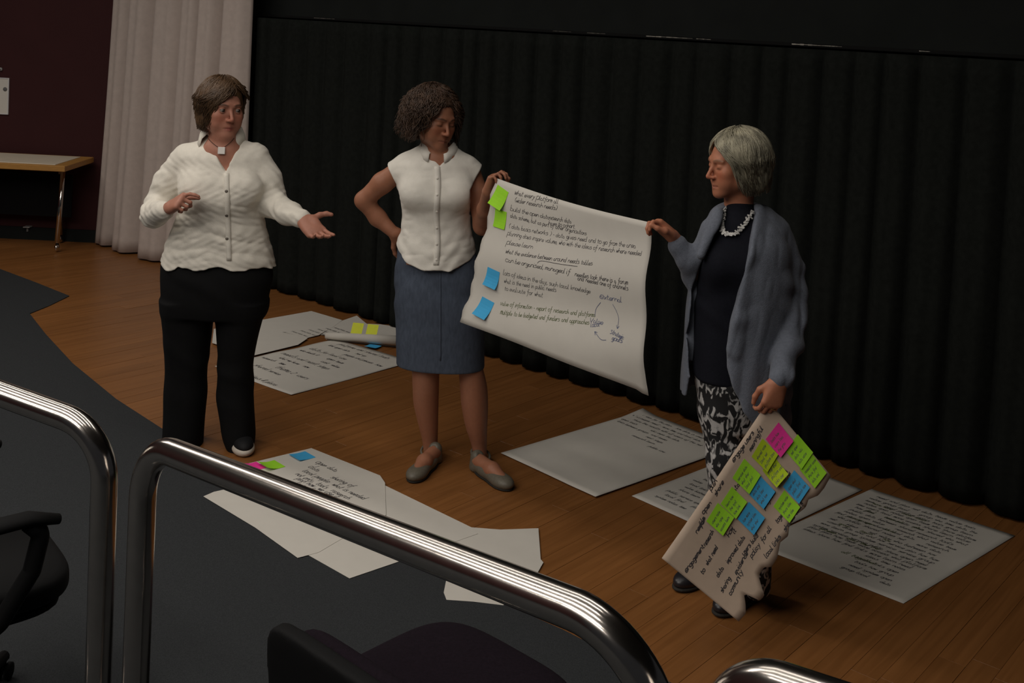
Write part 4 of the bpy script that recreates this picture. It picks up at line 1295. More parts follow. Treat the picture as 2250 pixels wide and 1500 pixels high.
body = [loft(inner, .03)] + [loft([(z, cx, cy, rx - .015, ry - .015) for z, cx, cy, rx, ry in q], .03) for q in (rT, rL, rR)]
body += chain([shL, Pt(374, 402, Y + .02), elL, Pt(344, 468, Y - .06), wrL], [.044, .042, .036, .034, .026], .02) + chain([shR, Pt(586, 396, Y), elR, Pt(634, 469, Y - .12), Pt(668, 484, Y - .21)], [.044, .042, .036, .034, .026], .02)
body += hl.shapes([(.35, .5, .3), (1.2, 1.3, .7), (1.3, 1.4, .8), (1.35, 1.4, .8)], [(.5, .75, -.5), (.8, .2, -.6), (.9, -.2, -.5)])
body += hr.shapes([(.15, .25, .15), (.25, .35, .2), (.35, .4, .25), (.4, .5, .3)], [(.15, 1, -.15), (.4, .85, -.05), (.75, .6, 0)], spread=.03, tl=.78)
body += hd.shapes(Pt(488, 318, Y + .02), .058)
body += [ell(Pt(487, 335, Y - .045), (.085, .06, .07), None, .03)]
hd.lid, hd.lidcol = M['skin1'], lin(sk1)[:3]
b1 = solid('body', body, .0034, M['skin1'], p1, it=1, tint=hd.tint(sk1))
hd.eyes(b1, (.25, .0))
# -- shirt
V0, zt = Pt(496, 376, Y - .12), Pt(490, 285, Y)[2]
vl, vr = Pt(455, 296, Y - .08)[0], Pt(532, 298, Y - .08)[0]
def vneck(P):
    t = np.clip((P[:, 2] - V0[2]) / (zt - V0[2]), 0, 1.6)
    xl = V0[0] + (vl - V0[0]) * t ** .8; xr = V0[0] + (vr - V0[0]) * t ** .9
    return np.maximum(np.maximum(np.maximum(xl - P[:, 0], P[:, 0] - xr), P[:, 1] - (Y - .01)), V0[2] - P[:, 2])
hz = Pt(480, 577, Y)[2]
def hem1(P):
    x = (P[:, 0] - rowsS[-1][1])
    return P[:, 2] - (hz + .005 * np.sin(x * 19 + 1.2) + .004 * np.sin(x * 43) - .012 * np.clip((-.14 - x) / .03, 0, 1))
shirt = [loft(rowsS, .02, round_=.012)]
shirt += [ell(Pt(440, 415, Y - .095), (.078, .060, .070), None, .05), ell(Pt(538, 414, Y - .095), (.078, .060, .070), None, .05)]
shirt += chain([Pt(412, 350, Y + .015), Pt(372, 402, Y + .02), elL, Pt(338, 470, Y - .06), Pt(362, 463, Y - .21)], [.074, .068, .062, .056, .043], .03)
shirt += chain([Pt(558, 348, Y + .015), Pt(586, 396, Y), elR, Pt(634, 470, Y - .12), Pt(662, 482, Y - .195)], [.072, .064, .060, .050, .041], .03)
shirt += [cut(vneck, .006), cut(hem1, .003)]
def fold1(P):
    R = np.c_[P[:, 0] + .12 * P[:, 2], P[:, 1], P[:, 2] + .25 * np.abs(P[:, 0] - hip[0])]
    d = .0034 * crumple(R, (8, 8, 20), 3) + .0022 * crumple(R, (15, 15, 38), 5)
    low = np.clip((1.22 - P[:, 2]) / .25, 0, 1)
    d = d * (.35 + .65 * low) + low * .0022 * np.sin(P[:, 0] * 38 + 5 * P[:, 2])
    arm = np.clip((np.abs(P[:, 0] - hip[0]) - .20) / .05, 0, 1)
    return d + arm * .002 * np.sin(P[:, 2] * 90 + P[:, 0] * 60 + 3 * np.sin(P[:, 1] * 40)) + .0012 * np.sin(P[:, 0] * 120 + 6 * np.sin(P[:, 2] * 30)) * np.sin(P[:, 2] * 75)
s1 = solid('shirt', shirt, .0036, M['linen'], p1, fold1, .008, it=1)
bs = caster(s1); bb = caster(s1, b1)
collar(s1, M['linen'], Pt(489, 300, Y + .02), .071, .066, [(-2.9, .040, .050), (-1.9, .044, .052), (-1.2, .042, .060), (-.95, .034, .072), (-.72, .016, .086)], 1)
collar(s1, M['linen'], Pt(489, 300, Y + .02), .071, .066, [(-2.9, .040, .050), (-1.9, .044, .052), (-1.2, .042, .060), (-.95, .034, .072), (-.72, .016, .086)], -1)
0 and add_patch('collar', bb, [[(449, 272), (455, 273), (462, 281)], [(443, 290), (452, 290), (461, 294)], [(439, 306), (448, 305), (460, 302)], [(439, 315), (447, 310), (458, 304)]], M['linen'], s1, .010, .004)
0 and add_patch('collar', bb, [[(523, 290), (530, 284), (534, 281)], [(524, 297), (532, 293), (539, 293)], [(527, 302), (533, 304), (541, 305)], [(529, 305), (535, 311), (540, 316)]], M['linen'], s1, .010, .004)
add_patch('placket', bs, [[(492 + (y - 378) * .03, y), (497 + (y - 378) * .03, y), (503 + (y - 378) * .03, y)] for y in range(380, 575, 8)], M['linen'], s1, .003, .003)
for px, py in ((494, 371), (498, 420), (498, 472), (499, 524), (515, 327)):
    p, n = on_surface(bs, px, py)
    if p is not None: MB().lathe(tuple(p), [(.0035, .000), (.0068, .002), (.0068, .0062), (.005, .0072)], 12, tuple(n if n[1] < 0 else -n)).build('button', M['button'], s1)
# -- pendant on a cord
bbd = caster(b1)
pp, pn = on_surface(bbd, 487, 331)
if pn[1] > 0: pn = -pn
pd = MB(); ux = np.cross([0, 0, 1], pn); ux /= np.linalg.norm(ux); uz = np.cross(pn, ux)
pd.box(pp + pn * .007, (.0155, .0155, .0022), [ux, uz, pn], bevel=.0016).build('pendant', M['silver'], p1, smooth=False)
for a, bq in (((459, 305), (481, 324)), ((515, 303), (492, 324))):
    L = []
    for i in range(7):
        q, _ = on_surface(bb, a[0] + (bq[0] - a[0]) * i / 6, a[1] + (bq[1] - a[1]) * (i / 6) ** .8)
        if q is not None: L.append(q + V3(0, -.004, 0))
    MB().tube(L, .0011, 6).build('cord', M['blackplastic'], p1)
# -- trousers and shoes
tr = [loft(rT, .03, round_=.01), loft(rL, .03, n=2.3), loft(rR, .03, n=2.3)]
solid('trousers', tr, .0045, M['blacktrouser'], p1, lambda P: waves(P, [((10, 5, 24), .003), ((30, 10, 9), .002)], 9), .006)
def sneaker(toe, heel, parent):
    toe, heel = np.array(toe), np.array(heel); f = (toe - heel); L = np.linalg.norm(f); f /= L; sd = np.cross(f, [0, 0, 1.]); up = V3(0, 0, 1)
    A = np.array([sd, f, up]); w = lambda x, y, z: heel + sd * x + f * y + up * z
    S = [ell(w(0, L * .72, .038), (.044, .075, .036), A, .02), ell(w(0, L * .25, .045), (.036, .075, .048), A, .03), cut(lambda P: P[:, 2] - .016, .003)]
    sh = solid('shoe', S, .004, M['shoe_black'], parent)
    S2 = [ell(w(0, L * .70, .022), (.050, .083, .034), A, .015), ell(w(0, L * .25, .018), (.041, .072, .024), A, .03), cut(lambda P: P[:, 2] - .003, .002), cut(lambda P: .044 - P[:, 2], .003)]
    solid('sole', S2, .004, M['rubber'], sh)
sneaker(Fl(538, 1004), Fl(524, 965), p1)
sneaker(Fl(388, 985), Fl(408, 950), p1)
# -- hair: short layered brown bob
r_ = random.Random(5)
HR, HC = (.092, .106, .099), V3(0, -.020, .036)
hs = [ell(hd.w(0, -.024, .036), np.array([.086, .101, .094]) * hd.k, hd.A, .02)]
for q in (-1, 1): hs += [ell(hd.w(q * .068, -.022, -.028), np.array([.026, .056, .066]) * hd.k, hd.A, .03)]
hs += [ell(hd.w(0, -.080, -.030), np.array([.062, .034, .062]) * hd.k, hd.A, .03)]
face = lambda P: ((lambda q: np.sqrt((q[:, 0] / .066) ** 2 + ((q[:, 1] - .115) / .105) ** 2 + ((q[:, 2] + .020) / .082) ** 2) - 1)(hd.loc(P.copy()))) * .06
hs += [cut(face, .01)]
def skip1(q): return (q[0] / .066) ** 2 + ((q[1] - .115) / .100) ** 2 + ((q[2] + .022) / .080) ** 2 < 1
paths = hair_paths(hd, 1500, .10, lambda a: (1.45 if .3 < a < 1.5 else 2.36) if abs(a) > .75 else 1.15, lambda a: (.75 if a > .45 else -1.25) * math.exp(-(a - .2) ** 2 * .9), r_, HR, HC, wave=.13, freq=7, skip=skip1, fl=.16, drop=.9, bulge=.006, layers=(1, 1, .85, .7))
add_hair(hd, p1, hs, .004, M['hair_brown'], lambda P: .0012 * np.sin(hd.loc(P.copy())[:, 0] * 260 + 3 * np.sin(P[:, 2] * 60)), .002, paths, lambda: r_.uniform(.0013, .0030))

# ================================================================== middle woman: sleeveless white shirt, denim skirt
Y = 4.84
p2 = empty('person', tuple(Fl(1000, 1066)), 'woman with curly dark hair, sleeveless white shirt and denim skirt, hand on hip', 'person')
sk2 = (160, 108, 83)
hd = Head(Pt(956, 262, Y - .03), .226, .70, .22, .06, closed=True, nose=.85)
hd.lid, hd.lidcol = M['skin2'], lin(sk2)[:3]
rowsS = px_rows([(318, 926, 1000, .055, .02), (328, 908, 1014, .072, .02), (338, 890, 1030, .088, .015), (350, 876, 1044, .100, .01), (376, 868, 1050, .112), (405, 871, 1050, .126, -.005), (432, 877, 1046, .134, -.01), (462, 881, 1038, .120),
                 (492, 881, 1036, .116), (522, 875, 1043, .128), (548, 868, 1049, .138), (575, 864, 1054, .146), (612, 862, 1058, .150)], Y)
rowsK = px_rows([(535, 880, 1042, .098), (570, 870, 1052, .110), (600, 866, 1058, .122), (630, 865, 1062, .130), (660, 866, 1065, .136), (710, 868, 1066, .132), (760, 869, 1066, .128), (803, 870, 1066, .126)], Y)
shL, shR = Pt(886, 370, Y + .01), Pt(1030, 372, Y + .01)
elL, wrL = Pt(800, 440, Y + .06), Pt(866, 512, Y + .05)
elR, wrR = Pt(1060, 496, Y - .04), Pt(1072, 424, Y - .27)
hl = Hand(wrL, (.75, .45, -.45), (-.35, .75, .45), .165, -1)
hr = Hand(wrR, (.30, -.15, .92), (-.75, .55, .20), .160, -1)
inner = [(z, cx, cy, max(rx - .018, .03), max(ry - .018, .03)) for z, cx, cy, rx, ry in rowsS[:-1]]
body = [loft(inner, .03), loft([(z, cx, cy, rx - .02, ry - .02) for z, cx, cy, rx, ry in rowsK[:4]], .03)]
body += chain([shL, Pt(840, 402, Y + .03), elL, Pt(830, 478, Y + .07), wrL], [.047, .045, .039, .037, .026], .02)
body += chain([shR, Pt(1050, 425, Y + .0), elR, Pt(1068, 460, Y - .15), wrR], [.047, .045, .038, .036, .025], .02)
body += hl.shapes([(.3, .4, .2)] * 4, [(.5, .8, -.2), (.7, .6, -.2), (.8, .3, -.2)])
body += hr.shapes([(.5, 1.0, .7), (.6, 1.1, .7), (.7, 1.2, .7), (.8, 1.2, .7)], [(.75, .35, -.6), (.8, .0, -.5), (.8, -.25, -.3)])
yl = Y
def leg_rows(rows, dy):
    out = []
    for y, xl, xr, fy in rows:                     # fy: how far the shin line runs back in depth
        p = Pt((xl + xr) / 2, y, Y + fy); r = (xr - xl) / 2 * (Y + fy) / F_PX; out.append((p[2], p[0], p[1], r, r * dy))
    return out
body += [loft(leg_rows([(640, 880, 966, .0), (740, 896, 968, -.01), (803, 904, 966, -.02), (850, 906, 965, -.01), (885, 908, 964, .01), (930, 918, 963, .03), (970, 928, 962, .045), (1003, 931, 962, .05), (1024, 930, 964, .05)], 1.05), .02),
         loft(leg_rows([(640, 985, 1046, .0), (740, 1000, 1052, -.01), (803, 1006, 1061, -.02), (850, 1010, 1071, -.01), (890, 1013, 1073, .0), (940, 1023, 1071, .01), (980, 1036, 1070, .02), (1012, 1041, 1070, .02), (1034, 1040, 1072, .02)], 1.05), .02)]
ankles = (Pt(946, 988, Y + .05), Pt(1056, 998, Y + .02))
feet = ((Fl(953, 1018), Fl(903, 1062)), (Fl(1050, 1036), Fl(1120, 1080)))
for heel, toe in feet:
    body += chain([heel + V3(0, 0, .05), (heel * .55 + toe * .45) + V3(0, 0, .045), (heel * .2 + toe * .8) + V3(0, 0, .028)], [.031, .031, .025], .02)
body += hd.shapes(Pt(965, 338, Y + .02), .052)
body += [ell(Pt(964, 350, Y - .035), (.075, .05, .055), None, .03)]
b2 = solid('body', body, .0033, M['skin2'], p2, it=1, tint=hd.tint(sk2, (146, 92, 74), (70, 50, 40)))
V0, zt = Pt(966, 364, Y - .10), Pt(962, 325, Y)[2]
vl, vr = Pt(944, 330, Y - .08)[0], Pt(990, 330, Y - .08)[0]
zc, zsd = Pt(957, 595, Y - .12)[2], Pt(957, 545, Y)[2]
cxs = rowsS[-1][1]
def hem2(P):
    x = np.abs(P[:, 0] - cxs) / .172
    return P[:, 2] - (zc + (zsd - zc) * np.clip(x, 0, 1.15) ** 3.2 + .003 * np.sin(P[:, 0] * 60))
shirt = [loft(rowsS, .02, round_=.012)]
shirt += [ell(Pt(915, 424, Y - .085), (.066, .055, .062), None, .05), ell(Pt(1008, 424, Y - .085), (.066, .055, .062), None, .05)]
shirt += [rc(Pt(890, 368, Y + .01), Pt(856, 388, Y + .018), .058, .058, .03), rc(Pt(1026, 370, Y + .01), Pt(1052, 392, Y + .006), .058, .056, .03)]
# cap sleeves end on a slanting line
def capL(P): a, n = Pt(857, 372, Y), V3(-.86, 0, -.50); return np.maximum(-((P - a) @ n), np.maximum(P[:, 0] - Pt(873, 400, Y)[0], Pt(860, 470, Y)[2] - P[:, 2]))
def capR(P): a, n = Pt(1054, 376, Y), V3(.90, 0, -.43); return np.maximum(-((P - a) @ n), np.maximum(Pt(1036, 400, Y)[0] - P[:, 0], Pt(1050, 470, Y)[2] - P[:, 2]))
shirt += [cut(capL, .004), cut(capR, .004), cut(vneck, .005), cut(hem2, .003)]
def fold2(P):
    R = np.c_[P[:, 0] + .45 * P[:, 2], P[:, 1], P[:, 2] - .3 * P[:, 0]]
    d = .0036 * crumple(R, (10, 10, 18), 8) + .0020 * crumple(R, (20, 20, 34), 9)
    low = np.clip((1.12 - P[:, 2]) / .2, 0, 1)
    return d * (.5 + .5 * low) + low * .002 * np.sin(P[:, 2] * 70 + 8 * np.sin(P[:, 0] * 14))
s2 = solid('shirt', shirt, .0034, M['cotton'], p2, fold2, .006, it=1)
bs, bb = caster(s2), caster(s2, b2)
for q in (1, -1): collar(s2, M['cotton'], Pt(963, 325, Y + .015), .062, .074, [(-2.9, .026, .044), (-1.9, .028, .046), (-1.2, .022, .052), (-.75, .006, .062), (-.34, -.010, .070)], q)
0 and add_patch('collar', bb, [[(912, 328), (922, 326), (934, 330)], [(918, 337), (926, 336), (941, 338)], [(921, 345), (929, 343), (943, 345)], [(921, 349), (926, 348), (934, 349)]], M['cotton'], s2, .009, .004)
0 and add_patch('collar', bb, [[(988, 326), (996, 320), (999, 318)], [(983, 338), (994, 332), (1002, 331)], [(980, 345), (990, 343), (1001, 341)], [(984, 347), (991, 347), (997, 346)]], M['cotton'], s2, .009, .004)
add_patch('placket', bs, [[(955 + dx, y), (961 + dx, y), (967 + dx, y)] for y, dx in [(y, -2 * ((y - 365) / 225) + 1.5 * math.sin(y * .05)) for y in range(366, 590, 8)]], M['cotton'], s2, .003, .003)
for y in (392, 428, 464, 500, 536, 570):
    p, n = on_surface(bs, 961 - (y - 365) / 112, y)
    if p is not None: MB().lathe(tuple(p), [(.003, .002), (.005, .004), (.005, .007), (.004, .0076)], 10, tuple(n if n[1] < 0 else -n)).build('button', M['whitebutton'], s2)
# -- skirt
sk = [loft(rowsK, .02, n=2.25, round_=.006)]
def foldk(P): return waves(P, [((8, 4, 34), .0022), ((-22, 5, 30), .0022), ((30, 6, 20), .0012)], 31) * np.clip((P[:, 2] - .5) / .25, .15, 1)
k2 = solid('denim_skirt', sk, .004, M['denim'], p2, foldk, .005)
bk = caster(k2)
0 and add_patch('hem', bk, [[(x, y + 2.5 * math.sin((x - 870) / 196 * 3.14)) for x in range(876, 1062, 12)] for y in (790, 797, 800)], M['denimseam'], k2, .002, .002)
add_patch('seam', bk, [[(966 + q, y) for q in (0, 3)] for y in range(600, 800, 12)], M['denim'], k2, .0015, .0015)
# -- flat bar shoes
for heel, toe in feet:
    f = toe - heel; L = np.linalg.norm(f); f = f / L; sd = np.cross(f, [0, 0, 1.]); up = V3(0, 0, 1); A = np.array([sd, f, up])
    w = lambda x, y, z: heel + sd * x + f * y + up * z
    S = [ell(w(0, L * .74, .024), (.044, .068, .030), A, .015), ell(w(0, L * .30, .030), (.038, .085, .034), A, .03), rc(w(0, -.012, .02), w(0, -.010, .062), .032, .030, .02),
         cut(lambda P, w=w, A=A, L=L: (lambda q: np.sqrt((q[:, 0] / .026) ** 2 + ((q[:, 1] - L * .32) / (L * .30)) ** 2 + ((q[:, 2] - .085) / .064) ** 2) - 1)((P - heel) @ A.T) * .03, .006),
         cut(lambda P: P[:, 2] - .004, .002)]
    sh = solid('shoe', S, .0034, M['shoe_grey'], p2)
    S2 = [ell(w(0, L * .72, .006), (.043, .070, .012), A, .01), ell(w(0, L * .28, .006), (.036, .085, .012), A, .03), cut(lambda P: P[:, 2] - .001, .001), cut(lambda P: .010 - P[:, 2], .001)]
    solid('sole', S2, .004, M['darksole'], sh)
    an = ankles[0] if heel is feet[0][0] else ankles[1]
    st = [an + (sd * math.cos(a) + f * math.sin(a)) * .0415 + V3(0, 0, -.016 * math.sin(a)) for a in np.linspace(0, 2 * math.pi, 25)]
    MB().tube(st, .0055, 8, cap=False).build('strap', M['shoe_grey'], sh)
# -- hair: full dark curls to the shoulder
r_ = random.Random(11)
HR, HC = (.104, .100, .104), V3(0, -.034, .042)
hs = [ell(hd.w(0, -.026, .040), np.array([.100, .106, .100]) * hd.k, hd.A, .02)]
for q in (-1, 1): hs += [ell(hd.w(q * .084, -.034, -.020), np.array([.036, .056, .080]) * hd.k, hd.A, .03)]
hs += [ell(hd.w(.080, .010, .030), np.array([.034, .052, .056]) * hd.k, hd.A, .03)]
hs += [ell(hd.w(-.030, -.085, -.040), np.array([.085, .045, .085]) * hd.k, hd.A, .03)]
face = lambda P: ((lambda q: np.sqrt((q[:, 0] / .074) ** 2 + ((q[:, 1] - .120) / .104) ** 2 + ((q[:, 2] + .004) / .096) ** 2) - 1)(hd.loc(P.copy()))) * .06
hs += [cut(face, .01)]
def skip2(q): return (q[0] / .074) ** 2 + ((q[1] - .120) / .100) ** 2 + ((q[2] + .004) / .094) ** 2 < 1
paths = hair_paths(hd, 1050, .10, lambda a: 2.42 if abs(a) > .75 else 1.0, lambda a: (.7 if a > .2 else -1.0) * math.exp(-a * a * 1.0), r_, HR, HC, wave=.16, freq=9, skip=skip2, curl=.0095, m=24, fl=.12, drop=.1, bulge=.024, layers=(1, 1, .9, .8, .65))
add_hair(hd, p2, hs, .004, M['hair_dark'], lambda P: .003 * np.sin(P[:, 0] * 170 + 4 * np.sin(P[:, 2] * 80)) * np.sin(P[:, 2] * 150 + 3 * np.sin(P[:, 1] * 90)), .007, paths, lambda: r_.uniform(.0014, .0030))

# ================================================================== right woman: grey-blue cardigan, printed trousers
Y = 3.74
p3 = empty('person', tuple(Fl(1590, 1330)), 'woman with grey bob in blue-grey cardigan and black and white print trousers, seen in profile', 'person')
sk3 = (182, 120, 92)
hd = Head(Pt(1614, 360, Y - .01), .206, -1.26, .14, -.02, closed=True, nose=.95)
hd.lid, hd.lidcol = M['skin1'], lin(sk3)[:3]
rowsN = px_rows([(440, 1598, 1652, .046, .0), (458, 1592, 1664, .056), (470, 1584, 1676, .066), (490, 1566, 1700, .085), (520, 1548, 1712, .105), (580, 1536, 1706, .125), (640, 1528, 1690, .130), (700, 1523, 1672, .125), (760, 1521, 1660, .128), (828, 1522, 1652, .130)], Y)
shL, shR = Pt(1590, 514, Y + .05), Pt(1700, 510, Y + .02)
elL, wrL = Pt(1530, 604, Y + .02), Pt(1482, 524, Y - .02)
elR, wrR = Pt(1738, 672, Y - .02), Pt(1712, 838, Y - .215)
hl = Hand(Pt(1480, 520, Y - .02), (-.72, -.05, .55), (.35, .35, .75), .155, -1)
hr = Hand(wrR, (-.28, -.10, -.94), (.25, -.92, .1), .160, 1)
rowsP = px_rows([(780, 1530, 1650, .110), (830, 1525, 1672, .130), (880, 1534, 1678, .128), (930, 1540, 1680, .120)], Y)
lg1 = [Pt(1592, 900, Y - .03), Pt(1600, 1010, Y - .05), Pt(1592, 1120, Y - .03), Pt(1574, 1240, Y + .03)]
lg2 = [Pt(1646, 900, Y + .03), Pt(1652, 1040, Y + .0), Pt(1660, 1160, Y - .04), Pt(1662, 1290, Y - .05)]
inner = [(z, cx, cy, max(rx - .014, .03), max(ry - .014, .03)) for z, cx, cy, rx, ry in rowsN]
body = [loft(inner, .03), loft([(z, cx, cy, rx - .014, ry - .014) for z, cx, cy, rx, ry in rowsP], .03)]
body += chain([shL, Pt(1562, 560, Y + .02), elL, Pt(1520, 568, Y - .02), wrL], [.030, .028, .024, .024, .023], .02) + chain([shR, Pt(1726, 590, Y + .02), elR, Pt(1729, 760, Y - .11), wrR], [.040, .036, .032, .030, .024], .02)
body += hl.shapes([(.65, .9, .5), (.8, 1.0, .6), (.9, 1.1, .6), (1.0, 1.1, .6)], [(.8, .45, -.35), (.95, -.05, -.35), (.95, -.25, -.1)])
body += hr.shapes([(.45, .7, .5), (.5, .75, .5), (.55, .8, .5), (.6, .8, .5)], [(.75, .5, -.4), (.9, .05, -.4), (.9, -.2, -.25)])
body += chain(lg1, [.070, .050, .046, .032], .03) + chain(lg2, [.070, .050, .046, .032], .03)
f3 = ((Fl(1560, 1262), Fl(1494, 1296)), (Fl(1650, 1310), Fl(1580, 1352)))
body += hd.shapes(Pt(1622, 456, Y + .01), .047)
b3 = solid('body', body, .0030, M['skin1'], p3, it=1, tint=hd.tint(sk3, (166, 104, 84), (130, 96, 74)))
n3 = solid('navy_top', [loft(rowsN, .02, round_=.012), ell(Pt(1585, 585, Y - .08), (.055, .06, .06), None, .05), ell(Pt(1640, 590, Y - .08), (.06, .06, .06), None, .05)], .0042, M['navy'], p3,
           lambda P: waves(P, [((20, 6, 30), .002), ((-24, 6, 40), .0016)], 22), .004)
# -- trousers
tp = [loft(rowsP, .03, round_=.01)] + chain(lg1, [.088, .068, .058, .046], .03) + chain(lg2, [.088, .068, .058, .046], .03)
solid('print_trousers', tp, .0042, M['print'], p3, lambda P: waves(P, [((14, 8, 26), .003)], 3), .004)
for heel, toe in f3:
    f = toe - heel; L = np.linalg.norm(f); f = f / L; sd = np.cross(f, [0, 0, 1.]); A = np.array([sd, f, V3(0, 0, 1)])
    w = lambda x, y, z: heel + sd * x + f * y + V3(0, 0, z)
    S = [ell(w(0, L * .72, .028), (.042, .075, .032), A, .02), ell(w(0, L * .2, .034), (.036, .08, .036), A, .03), rc(w(0, .0, .04), w(0, .0, .10), .036, .038, .03), cut(lambda P: P[:, 2] - .012, .002)]
    sh = solid('shoe', S, .004, M['shoe_leather'], p3)
    solid('sole', [ell(w(0, L * .72, .010), (.044, .078, .016), A, .01), ell(w(0, L * .2, .010), (.038, .082, .016), A, .03), cut(lambda P: P[:, 2] - .001, .001), cut(lambda P: .016 - P[:, 2], .001)], .004, M['darksole'], sh)
# -- cardigan: open in front, wide soft fronts
rowsC = px_rows([(448, 1584, 1688, .060, .03), (462, 1566, 1704, .080, .02), (486, 1552, 1722, .104, .01), (520, 1540, 1734, .124), (580, 1526, 1742, .146), (640, 1512, 1744, .155), (700, 1504, 1742, .160), (760, 1500, 1740, .160), (820, 1496, 1738, .162), (880, 1494, 1738, .165), (940, 1494, 1738, .168)], Y)
zk = lambda y: Pt(1600, y, Y - .1)[2]
yk = [440, 470, 520, 580, 640, 700, 760, 800, 840, 890, 950]
xa = [Pt(x, 700, Y - .12)[0] for x in (1596, 1586, 1562, 1546, 1532, 1526, 1526, 1530, 1536, 1530, 1500)]
xb = [Pt(x, 700, Y - .12)[0] for x in (1652, 1656, 1640, 1624, 1614, 1604, 1596, 1600, 1616, 1640, 1690)]
zz = [zk(y) for y in yk]
def opening(P):
    o = np.argsort(zz); z_ = np.array(zz)[o]
    l, r = np.interp(P[:, 2], z_, np.array(xa)[o]), np.interp(P[:, 2], z_, np.array(xb)[o])
    # the roll moves the axis of the picture a little: follow it
    return np.maximum(np.maximum(l - P[:, 0], P[:, 0] - r), P[:, 1] - (Y - .01))
zhem = [Pt(1500, 862, Y)[2], Pt(1640, 905, Y)[2]]
def hemc(P):
    t = np.clip((P[:, 0] - Pt(1500, 700, Y)[0]) / .22, 0, 1.4)
    return P[:, 2] - (zhem[0] + (zhem[1] - zhem[0]) * t + .012 * np.sin(P[:, 0] * 30))
inside = Sh(loft([(z, cx, cy, rx - .020, ry - .020) for z, cx, cy, rx, ry in rowsC if True]).f, (0, 0, 0), 1e9, .004, 's')
def hollow(P):
    d = inside.f(P); return np.maximum(d, P[:, 2] - Pt(1600, 800, Y)[2])
card = [loft(rowsC, .02, round_=.012)]
card += chain([Pt(1576, 508, Y - .03), Pt(1556, 560, Y - .02), elL, Pt(1514, 570, Y - .02), Pt(1490, 540, Y - .02)], [.058, .056, .048, .042, .036], .02)
card += chain([Pt(1698, 512, Y + .02), Pt(1726, 590, Y + .02), elR, Pt(1729, 760, Y - .11), Pt(1715, 830, Y - .205)], [.066, .062, .053, .048, .040], .015)
card += [rc(Pt(1668, 462, Y - .03), Pt(1640, 560, Y - .125), .020, .024, .03), rc(Pt(1640, 560, Y - .125), Pt(1622, 700, Y - .145), .024, .024, .03), rc(Pt(1622, 700, Y - .145), Pt(1612, 770, Y - .14), .024, .020, .03),
         rc(Pt(1576, 470, Y - .04), Pt(1540, 560, Y - .10), .018, .018, .03)]
card += [cut(opening, .012), cut(hemc, .004), cut(hollow, .004)]
def foldc(P):
    R = np.c_[P[:, 0] - .12 * P[:, 2], P[:, 1], P[:, 2]]
    d = .0045 * crumple(R, (17, 13, 3.2), 12) + .0025 * crumple(R, (26, 20, 9), 13) - .0015
    sl = np.clip((P[:, 0] - Pt(1690, 700, Y)[0]) / .04, 0, 1) * np.clip((Pt(1700, 560, Y)[2] - P[:, 2]) / .1, 0, 1)
    return d + sl * .004 * np.sin(P[:, 2] * 70 + P[:, 0] * 40)
solid('cardigan', card, .0036, M['wool'], p3, foldc, .008, it=1)
# -- necklace of pale shell chips
bn = caster(n3)
base = [(1597, 462), (1592, 480), (1589, 497), (1592, 510), (1600, 516), (1612, 516), (1624, 508), (1634, 496), (1643, 482), (1650, 468)]
base = _smooth(base, 3); mb = MB(); r_ = random.Random(2)
ctr = []
for px, py in base:
    p, n = on_surface(bn, px, py)
    if p is None: continue
    if n[1] > 0: n = -n
    ctr.append(p + n * .006)
    for k in range(2):
        a = r_.uniform(0, 6.28); ux = np.cross(n, [0, 0, 1.]); ux /= np.linalg.norm(ux); uz = np.cross(ux, n)
        d = ux * math.cos(a) + uz * math.sin(a); e = -ux * math.sin(a) + uz * math.cos(a)
        mb.box(p + n * (.008 + .003 * k) + uz * r_.uniform(-.004, .004), (r_.uniform(.005, .011), r_.uniform(.002, .0035), .0018), [d, e, n], bevel=.0008)
nk = mb.build('necklace', M['shell'], p3, smooth=False)
MB().tube(ctr, .001, 6).build('thread', M['blackplastic'], nk)
q = hr.p(.094, -.010, 0); dfi = hr.f * .9 - hr.n * .43
rg = MB(); T = Vector(dfi).normalized(); u = T.orthogonal().normalized(); v_ = T.cross(u)
rg.tube([Vector(q) + (u * math.cos(2 * math.pi * i / 16) + v_ * math.sin(2 * math.pi * i / 16)) * .0098 for i in range(17)], .0014, 6, cap=False).build('ring', M['gold'], p3)
# -- hair: grey bob swept back
r_ = random.Random(23)
HR, HC = (.096, .112, .098), V3(0, -.026, .036)
hs = [ell(hd.w(0, -.030, .036), np.array([.088, .106, .094]) * hd.k, hd.A, .02)]
for q in (-1, 1): hs += [ell(hd.w(q * .070, -.040, -.036), np.array([.026, .058, .078]) * hd.k, hd.A, .03)]
hs += [ell(hd.w(0, -.096, -.036), np.array([.066, .034, .074]) * hd.k, hd.A, .03)]
face = lambda P: ((lambda q: np.sqrt((q[:, 0] / .092) ** 2 + ((q[:, 1] - .120) / .112) ** 2 + ((q[:, 2] + .022) / .104) ** 2) - 1)(hd.loc(P.copy()))) * .06
hs += [cut(face, .01)]
def skip3(q): return (q[0] / .092) ** 2 + ((q[1] - .120) / .106) ** 2 + ((q[2] + .022) / .102) ** 2 < 1
paths = hair_paths(hd, 1500, .10, lambda a: 2.46 if abs(a) > .75 else 1.1, lambda a: (1.15 if a > -.25 else -1.0) * math.exp(-a * a * .8), r_, HR, HC, wave=.11, freq=6, skip=skip3, fl=.16, drop=.8, bulge=.004, layers=(1, 1, 1, .9, .8))
add_hair(hd, p3, hs, .004, M['hair_grey'], lambda P: .0012 * np.sin(hd.loc(P.copy())[:, 1] * 230 + 3 * np.sin(P[:, 2] * 50)), .002, paths, lambda: r_.uniform(.0013, .0030))
